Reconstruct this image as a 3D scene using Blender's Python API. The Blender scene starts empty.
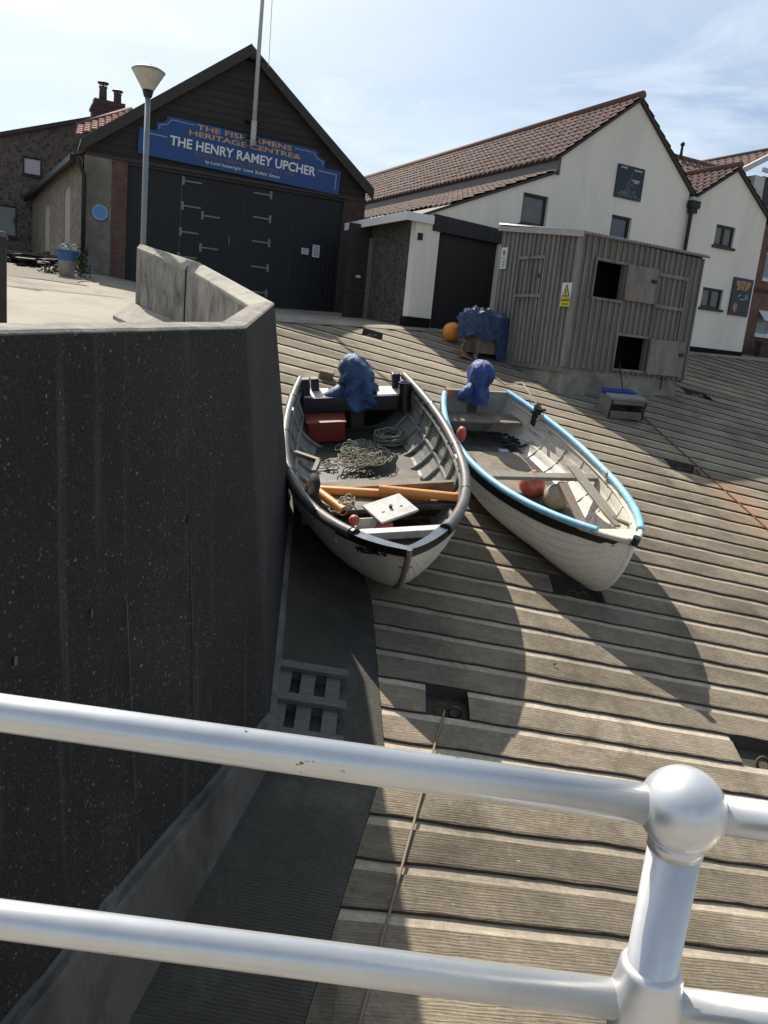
import bpy, bmesh, math, random
from mathutils import Vector, Matrix, noise
from mathutils.geometry import tessellate_polygon
random.seed(7)
S = bpy.context.scene
COL = S.collection
PI = math.pi
R = math.radians
sin, cos = math.sin, math.cos

# ------------------------------------------------------------------ camera frame (world: x right, y ahead, z up, eye at origin)
CAMR = Matrix(((0.9951646, 0.09822124, 0.0),
               (0.02072569, -0.20998995, 0.97748385),
               (0.09600967, -0.97275732, -0.21101027)))   # columns: image right, image down, forward
FPX = 800.0
def ray(x, y): return CAMR @ Vector(((x-384)/FPX, (y-512)/FPX, 1.0))

# ------------------------------------------------------------------ helpers
class MB:
    """collects shapes; build() links them as one mesh object"""
    def __init__(s): s.v = []; s.f = []; s.m = []; s.uv = None
    def add(s, vs, fs, m=0):
        o = len(s.v); s.v += [Vector(v) for v in vs]
        for f in fs: s.f.append([i+o for i in f]); s.m.append(m)
    def box(s, c, d, rot=None, m=0, taper=1.0):
        hx, hy, hz = d[0]/2, d[1]/2, d[2]/2
        vs = []
        for z in (-1, 1):
            k = taper if z > 0 else 1.0
            for x, y in ((-1, -1), (1, -1), (1, 1), (-1, 1)): vs.append(Vector((x*hx*k, y*hy*k, z*hz)))
        if rot is not None: vs = [rot @ v for v in vs]
        c = Vector(c)
        s.add([v+c for v in vs], [(0, 3, 2, 1), (4, 5, 6, 7), (0, 1, 5, 4), (1, 2, 6, 5), (2, 3, 7, 6), (3, 0, 4, 7)], m)
    def b2(s, x0, x1, y0, y1, z0, z1, m=0): s.box(((x0+x1)/2, (y0+y1)/2, (z0+z1)/2), (abs(x1-x0), abs(y1-y0), abs(z1-z0)), None, m)
    def beam(s, p, q, w, h, up=(0, 0, 1), m=0):
        p = Vector(p); q = Vector(q); d = q-p; L = d.length; d.normalize(); up = Vector(up)
        r = d.cross(up).normalized(); u = r.cross(d)
        rot = Matrix((r, d, u)).transposed()
        s.box((p+q)/2, (w, L, h), rot, m)
    def prism(s, poly, dirv, m=0):
        n = len(poly); dv = Vector(dirv); a = [Vector(p) for p in poly]; b = [p+dv for p in a]
        tris = tessellate_polygon([a])
        s.add(a+b, [tuple(t) for t in tris]+[tuple(i+n for i in reversed(t)) for t in tris]+[(i, (i+1) % n, (i+1) % n+n, i+n) for i in range(n)], m)
    def tube(s, pts, r, n=10, m=0, cap=True, closed=False):
        pts = [Vector(p) for p in pts]; N = len(pts)
        rr = r if isinstance(r, (list, tuple)) else [r]*N
        t0 = (pts[1]-pts[0]).normalized()
        a = Vector((0, 0, 1)) if abs(t0.z) < .9 else Vector((1, 0, 0))
        u = t0.cross(a).normalized(); rings = []
        for i, p in enumerate(pts):
            t = (pts[min(i+1, N-1)]-pts[max(i-1, 0)])
            if t.length < 1e-9: t = t0
            t.normalize()
            u = (u-t*u.dot(t))
            if u.length < 1e-6: u = t.orthogonal()
            u.normalize(); w = t.cross(u)
            rings.append([p+(u*cos(2*PI*k/n)+w*sin(2*PI*k/n))*rr[i] for k in range(n)])
        vs = [v for rg in rings for v in rg]
        fs = [(i*n+k, i*n+(k+1) % n, (i+1)*n+(k+1) % n, (i+1)*n+k) for i in range(N-1) for k in range(n)]
        if cap: fs += [tuple(reversed(range(n))), tuple((N-1)*n+k for k in range(n))]
        s.add(vs, fs, m)
    def pipe(s, p, q, r, ri, n=20, m=0, mi=0):
        p = Vector(p); q = Vector(q); d = (q-p).normalized(); u = d.orthogonal().normalized(); w = d.cross(u)
        vs = []
        for c, rad in ((p, r), (q, r), (q, ri), (p, ri)):
            vs += [c+(u*cos(2*PI*k/n)+w*sin(2*PI*k/n))*rad for k in range(n)]
        for j in range(4):
            jj = (j+1) % 4
            o = len(s.v)
        fs = [(j*n+k, j*n+(k+1) % n, ((j+1) % 4)*n+(k+1) % n, ((j+1) % 4)*n+k) for j in range(4) for k in range(n)]
        s.add(vs, fs, m)
        for i in range(len(fs)):
            if i//n == 2: s.m[-len(fs)+i] = mi
    def lathe(s, prof, c=(0, 0, 0), n=24, m=0):
        c = Vector(c); N = len(prof)
        vs = [c+Vector((r*cos(2*PI*k/n), r*sin(2*PI*k/n), z)) for r, z in prof for k in range(n)]
        fs = [(i*n+k, i*n+(k+1) % n, (i+1)*n+(k+1) % n, (i+1)*n+k) for i in range(N-1) for k in range(n)]
        fs += [tuple(reversed(range(n))), tuple((N-1)*n+k for k in range(n))]
        s.add(vs, fs, m)
    def ball(s, c, r, n=20, m=0, sc=(1, 1, 1)):
        c = Vector(c); N = n//2
        vs = [c+Vector((sc[0]*r*sin(PI*i/N)*cos(2*PI*k/n), sc[1]*r*sin(PI*i/N)*sin(2*PI*k/n), sc[2]*r*cos(PI*i/N))) for i in range(N+1) for k in range(n)]
        s.add(vs, [(i*n+k, (i+1)*n+k, (i+1)*n+(k+1) % n, i*n+(k+1) % n) for i in range(N) for k in range(n)], m)
    def grid(s, P, m=0, flip=False):
        """P: rows of points"""
        w = len(P[0]); vs = [p for r in P for p in r]
        fs = [(i*w+j, i*w+j+1, (i+1)*w+j+1, (i+1)*w+j) for i in range(len(P)-1) for j in range(w-1)]
        if flip: fs = [tuple(reversed(f)) for f in fs]
        s.add(vs, fs, m)
    def build(s, name, mats, parent=None, smooth=False, bevel=0, fix=True, merge=0, loc=None, autosmooth=None):
        me = bpy.data.meshes.new(name); me.from_pydata(s.v, [], s.f)
        if not isinstance(mats, (list, tuple)): mats = [mats]
        for mt in mats: me.materials.append(mt)
        me.polygons.foreach_set('material_index', s.m)
        if s.uv:
            ul = me.uv_layers.new(name='UVMap')
            for p in me.polygons:
                for li in p.loop_indices: ul.data[li].uv = s.uv[me.loops[li].vertex_index]
        if fix or merge:
            bm = bmesh.new(); bm.from_mesh(me)
            bmesh.ops.remove_doubles(bm, verts=bm.verts, dist=merge or 1e-5)
            if fix: bmesh.ops.recalc_face_normals(bm, faces=bm.faces)
            bm.to_mesh(me); bm.free()
        o = bpy.data.objects.new(name, me); COL.objects.link(o)
        if parent is not None: o.parent = parent
        if loc is not None: o.location = loc
        if smooth or autosmooth:
            me.polygons.foreach_set('use_smooth', [True]*len(me.polygons))
            if autosmooth: 
                me.set_sharp_from_angle(angle=R(autosmooth))
        if bevel:
            b = o.modifiers.new('bevel', 'BEVEL'); b.width = bevel; b.segments = 2; b.limit_method = 'ANGLE'; b.angle_limit = R(40)
        me.update()
        return o
def tag(o, label=None, cat=None, group=None, kind=None):
    if label: o['label'] = label
    if cat: o['category'] = cat
    if group: o['group'] = group
    if kind: o['kind'] = kind
    return o
def thing(name, label, cat, loc=(0, 0, 0), az=None, mat=None, group=None):
    o = bpy.data.objects.new(name, None); COL.objects.link(o); o.empty_display_size = .2
    if mat is not None: o.matrix_world = mat
    else:
        o.location = loc
        if az is not None: o.rotation_euler = (0, 0, R(90-az))
    return tag(o, label, cat, group)
def text(body, size, parent, origin, mat, name='lettering', xdir=(1, 0, 0), up=(0, 0, 1), ext=.004, align='CENTER', width=None, shear=0, bold=0):
    cu = bpy.data.curves.new(name, 'FONT'); cu.body = body; cu.size = size; cu.align_x = align; cu.align_y = 'CENTER'
    cu.extrude = ext; cu.shear = shear; cu.offset = bold; cu.resolution_u = 3
    t = bpy.data.objects.new(name, cu); COL.objects.link(t)
    bpy.context.view_layer.update()
    dg = bpy.context.evaluated_depsgraph_get()
    me = bpy.data.meshes.new_from_object(t.evaluated_get(dg))
    bpy.data.objects.remove(t)
    if width:
        xs = [v.co.x for v in me.vertices]
        if xs:
            k = width/(max(xs)-min(xs))
            for v in me.vertices: v.co.x *= k
    x = Vector(xdir).normalized(); u = Vector(up).normalized(); n = x.cross(u)
    M = Matrix((x, u, n)).transposed()
    for v in me.vertices: v.co = M @ v.co+Vector(origin)
    me.materials.clear(); me.materials.append(mat)
    o = bpy.data.objects.new(name, me); COL.objects.link(o)
    if parent is not None: o.parent = parent
    return o

# ------------------------------------------------------------------ materials
def newmat(name):
    m = bpy.data.materials.new(name); m.use_nodes = True; nt = m.node_tree
    b = nt.nodes['Principled BSDF']
    return m, nt, b
def N(nt, t, **kw):
    n = nt.nodes.new(t)
    for k, v in kw.items():
        if k in n.inputs.keys(): n.inputs[k].default_value = v
        else: setattr(n, k, v)
    return n
def L(nt, a, b): nt.links.new(a, b)
def rgba(c): return (c[0], c[1], c[2], 1)
def ramp(nt, fac, stops):
    r = nt.nodes.new('ShaderNodeValToRGB'); el = r.color_ramp.elements
    while len(el) > 1: el.remove(el[-1])
    el[0].position = stops[0][0]; el[0].color = rgba(stops[0][1])
    for p, c in stops[1:]:
        e = el.new(p); e.color = rgba(c)
    L(nt, fac, r.inputs['Fac']); return r.outputs['Color']
def g(v): return (v, v, v)
def mixc(nt, fac, a, b, mode='MIX'):
    m = nt.nodes.new('ShaderNodeMix'); m.data_type = 'RGBA'; m.blend_type = mode
    for i, x in ((0, fac), (6, a), (7, b)):
        if hasattr(x, 'links'): L(nt, x, m.inputs[i])
        elif i == 0: m.inputs[0].default_value = x
        else: m.inputs[i].default_value = rgba(x)
    return m.outputs[2]
def coords(nt, scale=(1, 1, 1), kind='Object', rot=(0, 0, 0)):
    tc = nt.nodes.new('ShaderNodeTexCoord'); mp = nt.nodes.new('ShaderNodeMapping')
    mp.inputs['Scale'].default_value = scale; mp.inputs['Rotation'].default_value = rot
    L(nt, tc.outputs[kind], mp.inputs['Vector']); return mp.outputs['Vector']
def noisef(nt, vec, scale=5, detail=6, rough=.6, dist=0):
    n = N(nt, 'ShaderNodeTexNoise'); n.inputs['Scale'].default_value = scale; n.inputs['Detail'].default_value = detail
    n.inputs['Roughness'].default_value = rough; n.inputs['Distortion'].default_value = dist
    L(nt, vec, n.inputs['Vector']); return n.outputs['Fac']
def bump(nt, b, h, strength=.3, dist=.01, prev=None):
    n = N(nt, 'ShaderNodeBump'); n.inputs['Strength'].default_value = strength; n.inputs['Distance'].default_value = dist
    L(nt, h, n.inputs['Height'])
    if prev is not None: L(nt, prev, n.inputs['Normal'])
    L(nt, n.outputs['Normal'], b.inputs['Normal']); return n.outputs['Normal']
def mat(name, c1, c2=None, scale=4, rough=.7, bs=.25, bd=.01, metal=0, stretch=(1, 1, 1), grime=None, gscale=1.2, spec=.5, coat=0, fine=30):
    """two-tone noise material with optional larger grime patches and fine bump"""
    m, nt, b = newmat(name); c2 = c2 or tuple(x*.75 for x in c1)
    v = coords(nt, stretch)
    f = noisef(nt, v, scale, 8, .65)
    c = ramp(nt, f, [(.3, c2), (.7, c1)])
    if grime:
        f2 = noisef(nt, v, gscale, 5, .7, .4)
        k = ramp(nt, f2, [(.45, g(0)), (.68, g(1))])
        c = mixc(nt, k, c, grime)
    L(nt, c, b.inputs['Base Color'])
    f3 = noisef(nt, v, fine, 5, .7)
    bump(nt, b, f3, bs, bd)
    rr = N(nt, 'ShaderNodeMapRange'); L(nt, f, rr.inputs['Value']); rr.inputs['To Min'].default_value = max(0, rough-.12); rr.inputs['To Max'].default_value = min(1, rough+.12)
    L(nt, rr.outputs['Result'], b.inputs['Roughness'])
    b.inputs['Metallic'].default_value = metal; b.inputs['Specular IOR Level'].default_value = spec
    b.inputs['Coat Weight'].default_value = coat
    return m
def glassy(name, c, rough=.08):
    m, nt, b = newmat(name); b.inputs['Base Color'].default_value = rgba(c); b.inputs['Roughness'].default_value = rough
    b.inputs['Specular IOR Level'].default_value = .8; return m

M = {}
# --- slip slabs: ribbed board-marked concrete, UV = (metres across, slab number + fraction)
def slip_mat(name, base, dark, light, smoothpart=False):
    m, nt, b = newmat(name)
    uv = coords(nt, (1, 1, 1), 'UV'); ob = coords(nt)
    f = noisef(nt, ob, 1.3, 9, .7, .3); f2 = noisef(nt, ob, 22, 6, .8)
    c = ramp(nt, f, [(.28, dark), (.5, base), (.74, light)])
    sep = N(nt, 'ShaderNodeSeparateXYZ'); L(nt, uv, sep.inputs[0])
    fl = N(nt, 'ShaderNodeMath', operation='FLOOR'); L(nt, sep.outputs['Y'], fl.inputs[0])
    dvx = N(nt, 'ShaderNodeMath', operation='MULTIPLY'); L(nt, sep.outputs['X'], dvx.inputs[0]); dvx.inputs[1].default_value = .22
    fx = N(nt, 'ShaderNodeMath', operation='FLOOR'); L(nt, dvx.outputs[0], fx.inputs[0])
    cb = N(nt, 'ShaderNodeCombineXYZ'); L(nt, fx.outputs[0], cb.inputs[0]); L(nt, fl.outputs[0], cb.inputs[1])
    wn = N(nt, 'ShaderNodeTexWhiteNoise'); L(nt, cb.outputs[0], wn.inputs['Vector'])
    tone = ramp(nt, wn.outputs['Value'], [(0, g(.80)), (1, g(1.16))])
    c = mixc(nt, 1.0, c, tone, 'MULTIPLY')
    c = mixc(nt, 1.0, c, ramp(nt, noisef(nt, ob, .42, 7, .72, .6), [(.32, g(.58)), (.5, g(1.0)), (.70, g(1.18))]), 'MULTIPLY')
    # streaks along the slab
    st = coords(nt, (1.2, 26, 1), 'UV'); fs = noisef(nt, st, 1.6, 6, .75, .2)
    c = mixc(nt, 1.0, c, ramp(nt, fs, [(.3, g(.62)), (.55, g(1.02)), (.8, g(1.15))]), 'MULTIPLY')
    c = mixc(nt, 1.0, c, ramp(nt, f2, [(.3, g(.72)), (.6, g(1.08))]), 'MULTIPLY')
    # damp, weedy patches
    dmp = ramp(nt, noisef(nt, coords(nt, (1, 1, 1)), .9, 8, .78, 1.2), [(.56, g(0)), (.66, g(.55))])
    c = mixc(nt, dmp, c, (.115, .105, .07))
    # drips and droppings running down
    dr = coords(nt, (7, .5, 1), 'UV'); fd = noisef(nt, dr, 1.5, 5, .6)
    c = mixc(nt, ramp(nt, fd, [(.68, g(0)), (.8, g(.35))]), c, (.42, .39, .33))
    vn = N(nt, 'ShaderNodeTexVoronoi'); vn.inputs['Scale'].default_value = 5; L(nt, ob, vn.inputs['Vector'])
    c = mixc(nt, ramp(nt, vn.outputs['Distance'], [(.035, g(.55)), (.06, g(0))]), c, (.45, .43, .38))
    # rusty run beside the right-hand cable (a stain with a place of its own)
    geo = N(nt, 'ShaderNodeNewGeometry'); sp = N(nt, 'ShaderNodeSeparateXYZ'); L(nt, geo.outputs['Position'], sp.inputs[0])
    # distance from line x = 5.22+(y-13.5)*-.194...
    k1 = N(nt, 'ShaderNodeMath', operation='MULTIPLY_ADD'); L(nt, sp.outputs['Y'], k1.inputs[0]); k1.inputs[1].default_value = .194; k1.inputs[2].default_value = -7.94-.06
    k2 = N(nt, 'ShaderNodeMath', operation='ADD'); L(nt, k1.outputs[0], k2.inputs[0]); L(nt, sp.outputs['X'], k2.inputs[1])
    k3 = N(nt, 'ShaderNodeMath', operation='ABSOLUTE'); L(nt, k2.outputs[0], k3.inputs[0])
    rm = ramp(nt, k3.outputs[0], [(.03, g(.62)), (.28, g(.28)), (.75, g(0))])
    fy = ramp(nt, sp.outputs['Y'], [(0, g(1)), (1, g(1))])
    lim = N(nt, 'ShaderNodeMath', operation='LESS_THAN'); L(nt, sp.outputs['Y'], lim.inputs[0]); lim.inputs[1].default_value = 13.35
    rm2 = mixc(nt, 1.0, rm, lim.outputs[0], 'MULTIPLY')
    c = mixc(nt, rm2, c, (.40, .22, .11))
    L(nt, c, b.inputs['Base Color']); b.inputs['Roughness'].default_value = .88; b.inputs['Specular IOR Level'].default_value = .3
    n1 = bump(nt, b, f2, .5, .006)
    if not smoothpart:
        w = N(nt, 'ShaderNodeTexWave'); w.wave_type = 'BANDS'; w.bands_direction = 'Y'; w.inputs['Scale'].default_value = 5.2; w.inputs['Distortion'].default_value = 5.5
        w.inputs['Detail'].default_value = 3; w.inputs['Detail Scale'].default_value = 1.6; w.inputs['Detail Roughness'].default_value = .6
        wv = coords(nt, (.55, 1, 1), 'UV'); L(nt, wv, w.inputs['Vector'])
        bk = coords(nt, (5, 14, 1), 'UV'); brk = noisef(nt, bk, 1.4, 5, .7)
        bump(nt, b, mixc(nt, ramp(nt, brk, [(.35, g(0)), (.6, g(1))]), (.5, .5, .5), w.outputs['Fac']), .6, .007, n1)
    return m
M['slab'] = slip_mat('slab_concrete', (.295, .245, .178), (.165, .138, .10), (.40, .338, .25))
M['slab_edge'] = slip_mat('slab_edge_mortar', (.60, .515, .39), (.47, .40, .31), (.68, .59, .455), True)
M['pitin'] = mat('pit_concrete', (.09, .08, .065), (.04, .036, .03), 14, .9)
def strip_mat():  # much darker than the slabs: the wall's shade is put into the colour
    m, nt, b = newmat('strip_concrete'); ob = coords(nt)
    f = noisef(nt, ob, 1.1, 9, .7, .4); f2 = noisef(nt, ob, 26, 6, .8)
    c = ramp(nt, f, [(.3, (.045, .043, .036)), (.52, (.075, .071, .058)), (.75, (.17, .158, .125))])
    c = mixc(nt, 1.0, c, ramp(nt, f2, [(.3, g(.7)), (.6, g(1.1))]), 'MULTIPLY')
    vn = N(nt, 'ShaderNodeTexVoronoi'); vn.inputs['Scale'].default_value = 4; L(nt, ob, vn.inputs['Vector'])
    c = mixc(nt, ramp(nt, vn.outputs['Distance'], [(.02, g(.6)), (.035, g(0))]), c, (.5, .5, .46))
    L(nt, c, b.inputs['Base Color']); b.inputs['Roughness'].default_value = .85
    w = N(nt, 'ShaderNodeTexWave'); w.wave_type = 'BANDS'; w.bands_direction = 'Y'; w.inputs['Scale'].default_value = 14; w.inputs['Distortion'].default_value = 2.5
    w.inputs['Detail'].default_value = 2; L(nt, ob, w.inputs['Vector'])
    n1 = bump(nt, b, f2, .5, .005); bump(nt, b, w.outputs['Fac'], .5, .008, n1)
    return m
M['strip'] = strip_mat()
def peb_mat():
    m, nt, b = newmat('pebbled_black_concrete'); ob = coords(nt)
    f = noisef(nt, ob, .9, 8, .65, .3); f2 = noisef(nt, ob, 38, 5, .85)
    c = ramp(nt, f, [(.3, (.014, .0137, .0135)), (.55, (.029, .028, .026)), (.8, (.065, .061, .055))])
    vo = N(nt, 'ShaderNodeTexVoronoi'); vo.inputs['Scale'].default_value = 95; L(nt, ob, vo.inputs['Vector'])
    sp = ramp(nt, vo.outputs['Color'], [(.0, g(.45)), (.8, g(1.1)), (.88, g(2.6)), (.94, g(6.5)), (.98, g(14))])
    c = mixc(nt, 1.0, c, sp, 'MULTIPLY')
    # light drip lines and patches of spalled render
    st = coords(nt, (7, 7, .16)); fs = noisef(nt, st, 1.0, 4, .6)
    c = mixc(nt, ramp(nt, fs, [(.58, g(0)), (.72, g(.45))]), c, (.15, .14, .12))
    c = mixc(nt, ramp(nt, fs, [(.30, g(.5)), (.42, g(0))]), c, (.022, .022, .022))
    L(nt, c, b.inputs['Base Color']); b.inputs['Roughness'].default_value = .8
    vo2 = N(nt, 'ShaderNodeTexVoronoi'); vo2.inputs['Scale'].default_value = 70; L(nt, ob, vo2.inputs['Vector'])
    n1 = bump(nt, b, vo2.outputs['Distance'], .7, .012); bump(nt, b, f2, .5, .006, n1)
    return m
M['pebble'] = peb_mat()
M['conc'] = mat('weathered_concrete', (.42, .385, .32), (.29, .265, .22), 5, .85, .4, .01, grime=(.16, .15, .125), gscale=1.6, fine=45)
M['coping'] = mat('coping_concrete', (.48, .44, .37), (.32, .295, .25), 8, .85, .5, .01, grime=(.22, .20, .165), gscale=3, fine=60)
M['footing'] = mat('footing_concrete', (.20, .19, .168), (.11, .105, .095), 3, .8, .5, .012, grime=(.06, .058, .055), gscale=1.4, stretch=(1, 1, .6), fine=40)
def grimy_wall():
    m, nt, b = newmat('parapet_concrete'); ob = coords(nt, (1, 1, .45))
    f = noisef(nt, ob, 3.2, 9, .72, .5); f2 = noisef(nt, ob, 34, 6, .8)
    c = ramp(nt, f, [(.36, (.10, .096, .085)), (.5, (.27, .25, .215)), (.7, (.46, .43, .37))])
    c = mixc(nt, 1.0, c, ramp(nt, f2, [(.3, g(.75)), (.6, g(1.08))]), 'MULTIPLY')
    L(nt, c, b.inputs['Base Color']); b.inputs['Roughness'].default_value = .9; bump(nt, b, f2, .4, .01); return m
M['parapet'] = grimy_wall()
M['coping_dark'] = mat('speckled_dark_coping', (.27, .25, .22), (.10, .095, .085), 26, .85, .6, .012, grime=(.36, .34, .29), gscale=5, fine=60)
M['pave'] = mat('paving_concrete', (.42, .37, .30), (.33, .29, .235), 2.5, .9, .3, .01, grime=(.26, .235, .19), gscale=.7, fine=50)
M['gravel'] = mat('gravel', (.36, .315, .25), (.16, .14, .11), 26, .95, .9, .03, fine=30)
M['apron'] = mat('apron_concrete', (.40, .345, .27), (.29, .25, .20), 2.2, .9, .35, .01, grime=(.20, .175, .14), gscale=.9, fine=40)
M['earth'] = mat('ground_earth', (.20, .18, .14), (.12, .11, .085), 1, .95)
M['prom'] = mat('promenade_concrete', (.36, .33, .28), (.26, .24, .2), 2, .9)
def planks(name, c1, c2, width, axis='Z', grain=(1, 1, 1), rough=.8, gap=.12, bd=.01, wear=None):
    """boards laid side by side along an object axis"""
    m, nt, b = newmat(name); ob = coords(nt); ge = coords(nt, grain)
    sep = N(nt, 'ShaderNodeSeparateXYZ'); L(nt, ob, sep.inputs[0])
    d = N(nt, 'ShaderNodeMath', operation='DIVIDE'); L(nt, sep.outputs[axis], d.inputs[0]); d.inputs[1].default_value = width
    fl = N(nt, 'ShaderNodeMath', operation='FLOOR'); L(nt, d.outputs[0], fl.inputs[0])
    fr = N(nt, 'ShaderNodeMath', operation='FRACT'); L(nt, d.outputs[0], fr.inputs[0])
    wn = N(nt, 'ShaderNodeTexWhiteNoise', noise_dimensions='1D'); L(nt, fl.outputs[0], wn.inputs['W'])
    f = noisef(nt, ge, 3, 8, .7, .3)
    c = ramp(nt, f, [(.3, c2), (.7, c1)])
    if wear: c = mixc(nt, ramp(nt, noisef(nt, ge, 1.2, 6, .8, .5), [(.55, g(0)), (.66, g(1))]), c, wear)
    c = mixc(nt, 1.0, c, ramp(nt, wn.outputs['Value'], [(0, g(.72)), (1, g(1.2))]), 'MULTIPLY')
    gp = ramp(nt, fr.outputs[0], [(0, g(.35)), (gap, g(1)), (1-gap*.3, g(1)), (1, g(.6))])
    c = mixc(nt, 1.0, c, gp, 'MULTIPLY')
    L(nt, c, b.inputs['Base Color']); b.inputs['Roughness'].default_value = rough
    h = ramp(nt, fr.outputs[0], [(0, g(0)), (gap*.7, g(.6)), (1, g(1))])
    n1 = bump(nt, b, h, .8, bd); bump(nt, b, f, .25, .004, n1); return m
M['gable'] = planks('dark_weatherboard', (.048, .042, .038), (.026, .023, .021), .17, 'Z', (.6, 1, 9), .75, .14, .02)
M['door'] = planks('black_door_boards', (.0045, .0055, .009), (.0025, .003, .0055), .13, 'X', (9, 1, .5), .55, .12, .012)
M['wdoor'] = planks('dark_garage_boards', (.022, .019, .018), (.012, .011, .011), .15, 'X', (9, 1, .5), .6, .12, .012)
M['bdoor'] = planks('brown_side_door', (.05, .034, .024), (.03, .022, .016), .12, 'X', (9, 1, .5), .6, .12, .012)
M['barge'] = mat('dark_bargeboard', (.062, .053, .047), (.038, .033, .029), 6, .7, stretch=(1, 1, 4))
def brick(name, c1, c2, mortar, scale=1.0, cover=None):
    m, nt, b = newmat(name)
    tc = nt.nodes.new('ShaderNodeTexCoord'); sp = N(nt, 'ShaderNodeSeparateXYZ'); L(nt, tc.outputs['Object'], sp.inputs[0])
    ad = N(nt, 'ShaderNodeMath', operation='ADD'); L(nt, sp.outputs['X'], ad.inputs[0]); L(nt, sp.outputs['Y'], ad.inputs[1])
    cb = N(nt, 'ShaderNodeCombineXYZ'); L(nt, ad.outputs[0], cb.inputs[0]); L(nt, sp.outputs['Z'], cb.inputs[1])
    br = N(nt, 'ShaderNodeTexBrick'); L(nt, cb.outputs[0], br.inputs['Vector'])
    br.inputs['Scale'].default_value = scale; br.inputs['Brick Width'].default_value = .215; br.inputs['Row Height'].default_value = .06; br.inputs['Mortar Size'].default_value = .012
    br.inputs['Color1'].default_value = rgba(c1); br.inputs['Color2'].default_value = rgba(c2); br.inputs['Mortar'].default_value = rgba(mortar); br.inputs['Bias'].default_value = -.1
    v = coords(nt); f = noisef(nt, v, 4, 7, .7)
    c = mixc(nt, 1.0, br.outputs['Color'], ramp(nt, f, [(.3, g(.6)), (.7, g(1.25))]), 'MULTIPLY')
    if cover: c = mixc(nt, ramp(nt, noisef(nt, v, 1.5, 6, .7, .5), [(.5, g(0)), (.56, g(1))]), c, cover)
    L(nt, c, b.inputs['Base Color']); b.inputs['Roughness'].default_value = .85
    n1 = bump(nt, b, br.outputs['Fac'], .5, -.01); bump(nt, b, noisef(nt, v, 40, 5), .3, .006, n1); return m
M['brick'] = brick('old_red_brick', (.20, .07, .045), (.13, .05, .035), (.14, .12, .10))
M['brick2'] = brick('red_house_brick', (.26, .09, .055), (.18, .065, .04), (.2, .17, .14))
M['brickdark'] = brick('sooty_brick', (.12, .05, .038), (.08, .035, .028), (.09, .08, .07))
def flint(name, dark, light, scale=16):
    m, nt, b = newmat(name); v = coords(nt)
    vo = N(nt, 'ShaderNodeTexVoronoi'); vo.inputs['Scale'].default_value = scale; L(nt, v, vo.inputs['Vector'])
    f = noisef(nt, v, 3, 7, .7)
    c = ramp(nt, vo.outputs['Color'], [(0, dark), (.6, tuple((a+b_)/2 for a, b_ in zip(dark, light))), (1, light)])
    c = mixc(nt, ramp(nt, vo.outputs['Distance'], [(.45, g(0)), (.62, g(1))]), c, tuple(x*.8 for x in light))
    c = mixc(nt, 1.0, c, ramp(nt, f, [(.3, g(.65)), (.7, g(1.2))]), 'MULTIPLY')
    L(nt, c, b.inputs['Base Color']); b.inputs['Roughness'].default_value = .8
    n1 = bump(nt, b, vo.outputs['Distance'], .8, -.03); return m
M['flint'] = flint('flint_cobble', (.02, .019, .018), (.15, .13, .105), 13)
M['flinthouse'] = flint('purple_brown_flint', (.055, .042, .04), (.21, .17, .15), 9)
M['annexwall'] = flint('buff_rubble', (.12, .10, .08), (.32, .28, .22), 8)
M['render'] = mat('old_render', (.23, .20, .16), (.15, .13, .105), 3, .9, .5, .015, grime=(.30, .28, .24), gscale=1.8)
M['white'] = mat('cream_wall_paint', (.90, .84, .735), (.84, .78, .68), 1.4, .85, .18, .01, grime=(.74, .70, .61), gscale=.8, stretch=(1, 1, .3), fine=22)
M['plinth'] = mat('black_plinth', (.016, .015, .015), (.01, .01, .01), 4, .9, spec=.2)
def tile_mat(name, a, b_, moss):
    m, nt, b = newmat(name); v = coords(nt)
    uv = coords(nt, (1, 1, 1), 'UV'); sep = N(nt, 'ShaderNodeSeparateXYZ'); L(nt, uv, sep.inputs[0])
    fx = N(nt, 'ShaderNodeMath', operation='FLOOR'); L(nt, sep.outputs['X'], fx.inputs[0]); fy = N(nt, 'ShaderNodeMath', operation='FLOOR'); L(nt, sep.outputs['Y'], fy.inputs[0])
    cb = N(nt, 'ShaderNodeCombineXYZ'); L(nt, fx.outputs[0], cb.inputs[0]); L(nt, fy.outputs[0], cb.inputs[1])
    wn = N(nt, 'ShaderNodeTexWhiteNoise'); L(nt, cb.outputs[0], wn.inputs['Vector'])
    c = ramp(nt, wn.outputs['Value'], [(0, b_), (.6, a), (1, tuple(x*1.35 for x in a))])
    c = mixc(nt, ramp(nt, noisef(nt, v, 1.3, 7, .75), [(.42, g(0)), (.7, g(.85))]), c, moss)
    c = mixc(nt, 1.0, c, ramp(nt, noisef(nt, v, 14, 6, .8), [(.3, g(.7)), (.65, g(1.15))]), 'MULTIPLY')
    L(nt, c, b.inputs['Base Color']); b.inputs['Roughness'].default_value = .8; bump(nt, b, noisef(nt, v, 40, 4), .3, .006); return m
M['tile'] = tile_mat('pantile', (.185, .098, .074), (.105, .060, .048), (.12, .095, .08))
M['tile2'] = tile_mat('pantile_far', (.20, .105, .08), (.13, .07, .055), (.13, .10, .082))
M['lead'] = mat('lead_flashing', (.12, .12, .123), (.08, .08, .083), 4, .5)
M['whitetrim'] = mat('white_trim', (.68, .68, .66), (.55, .55, .53), 5, .5)
M['frame'] = mat('black_window_frame', (.018, .016, .016), (.012, .011, .011), 5, .45)
M['pane'] = glassy('window_glass', (.05, .055, .06), .05)
M['paneb'] = mat('blind_behind_glass', (.16, .155, .145), (.12, .115, .11), 3, .25)
M['pvc'] = mat('white_pvc', (.78, .78, .77), (.7, .7, .69), 5, .35)
M['net'] = mat('net_curtain', (.34, .36, .37), (.22, .24, .26), 12, .3, stretch=(6, 1, 1))
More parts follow.
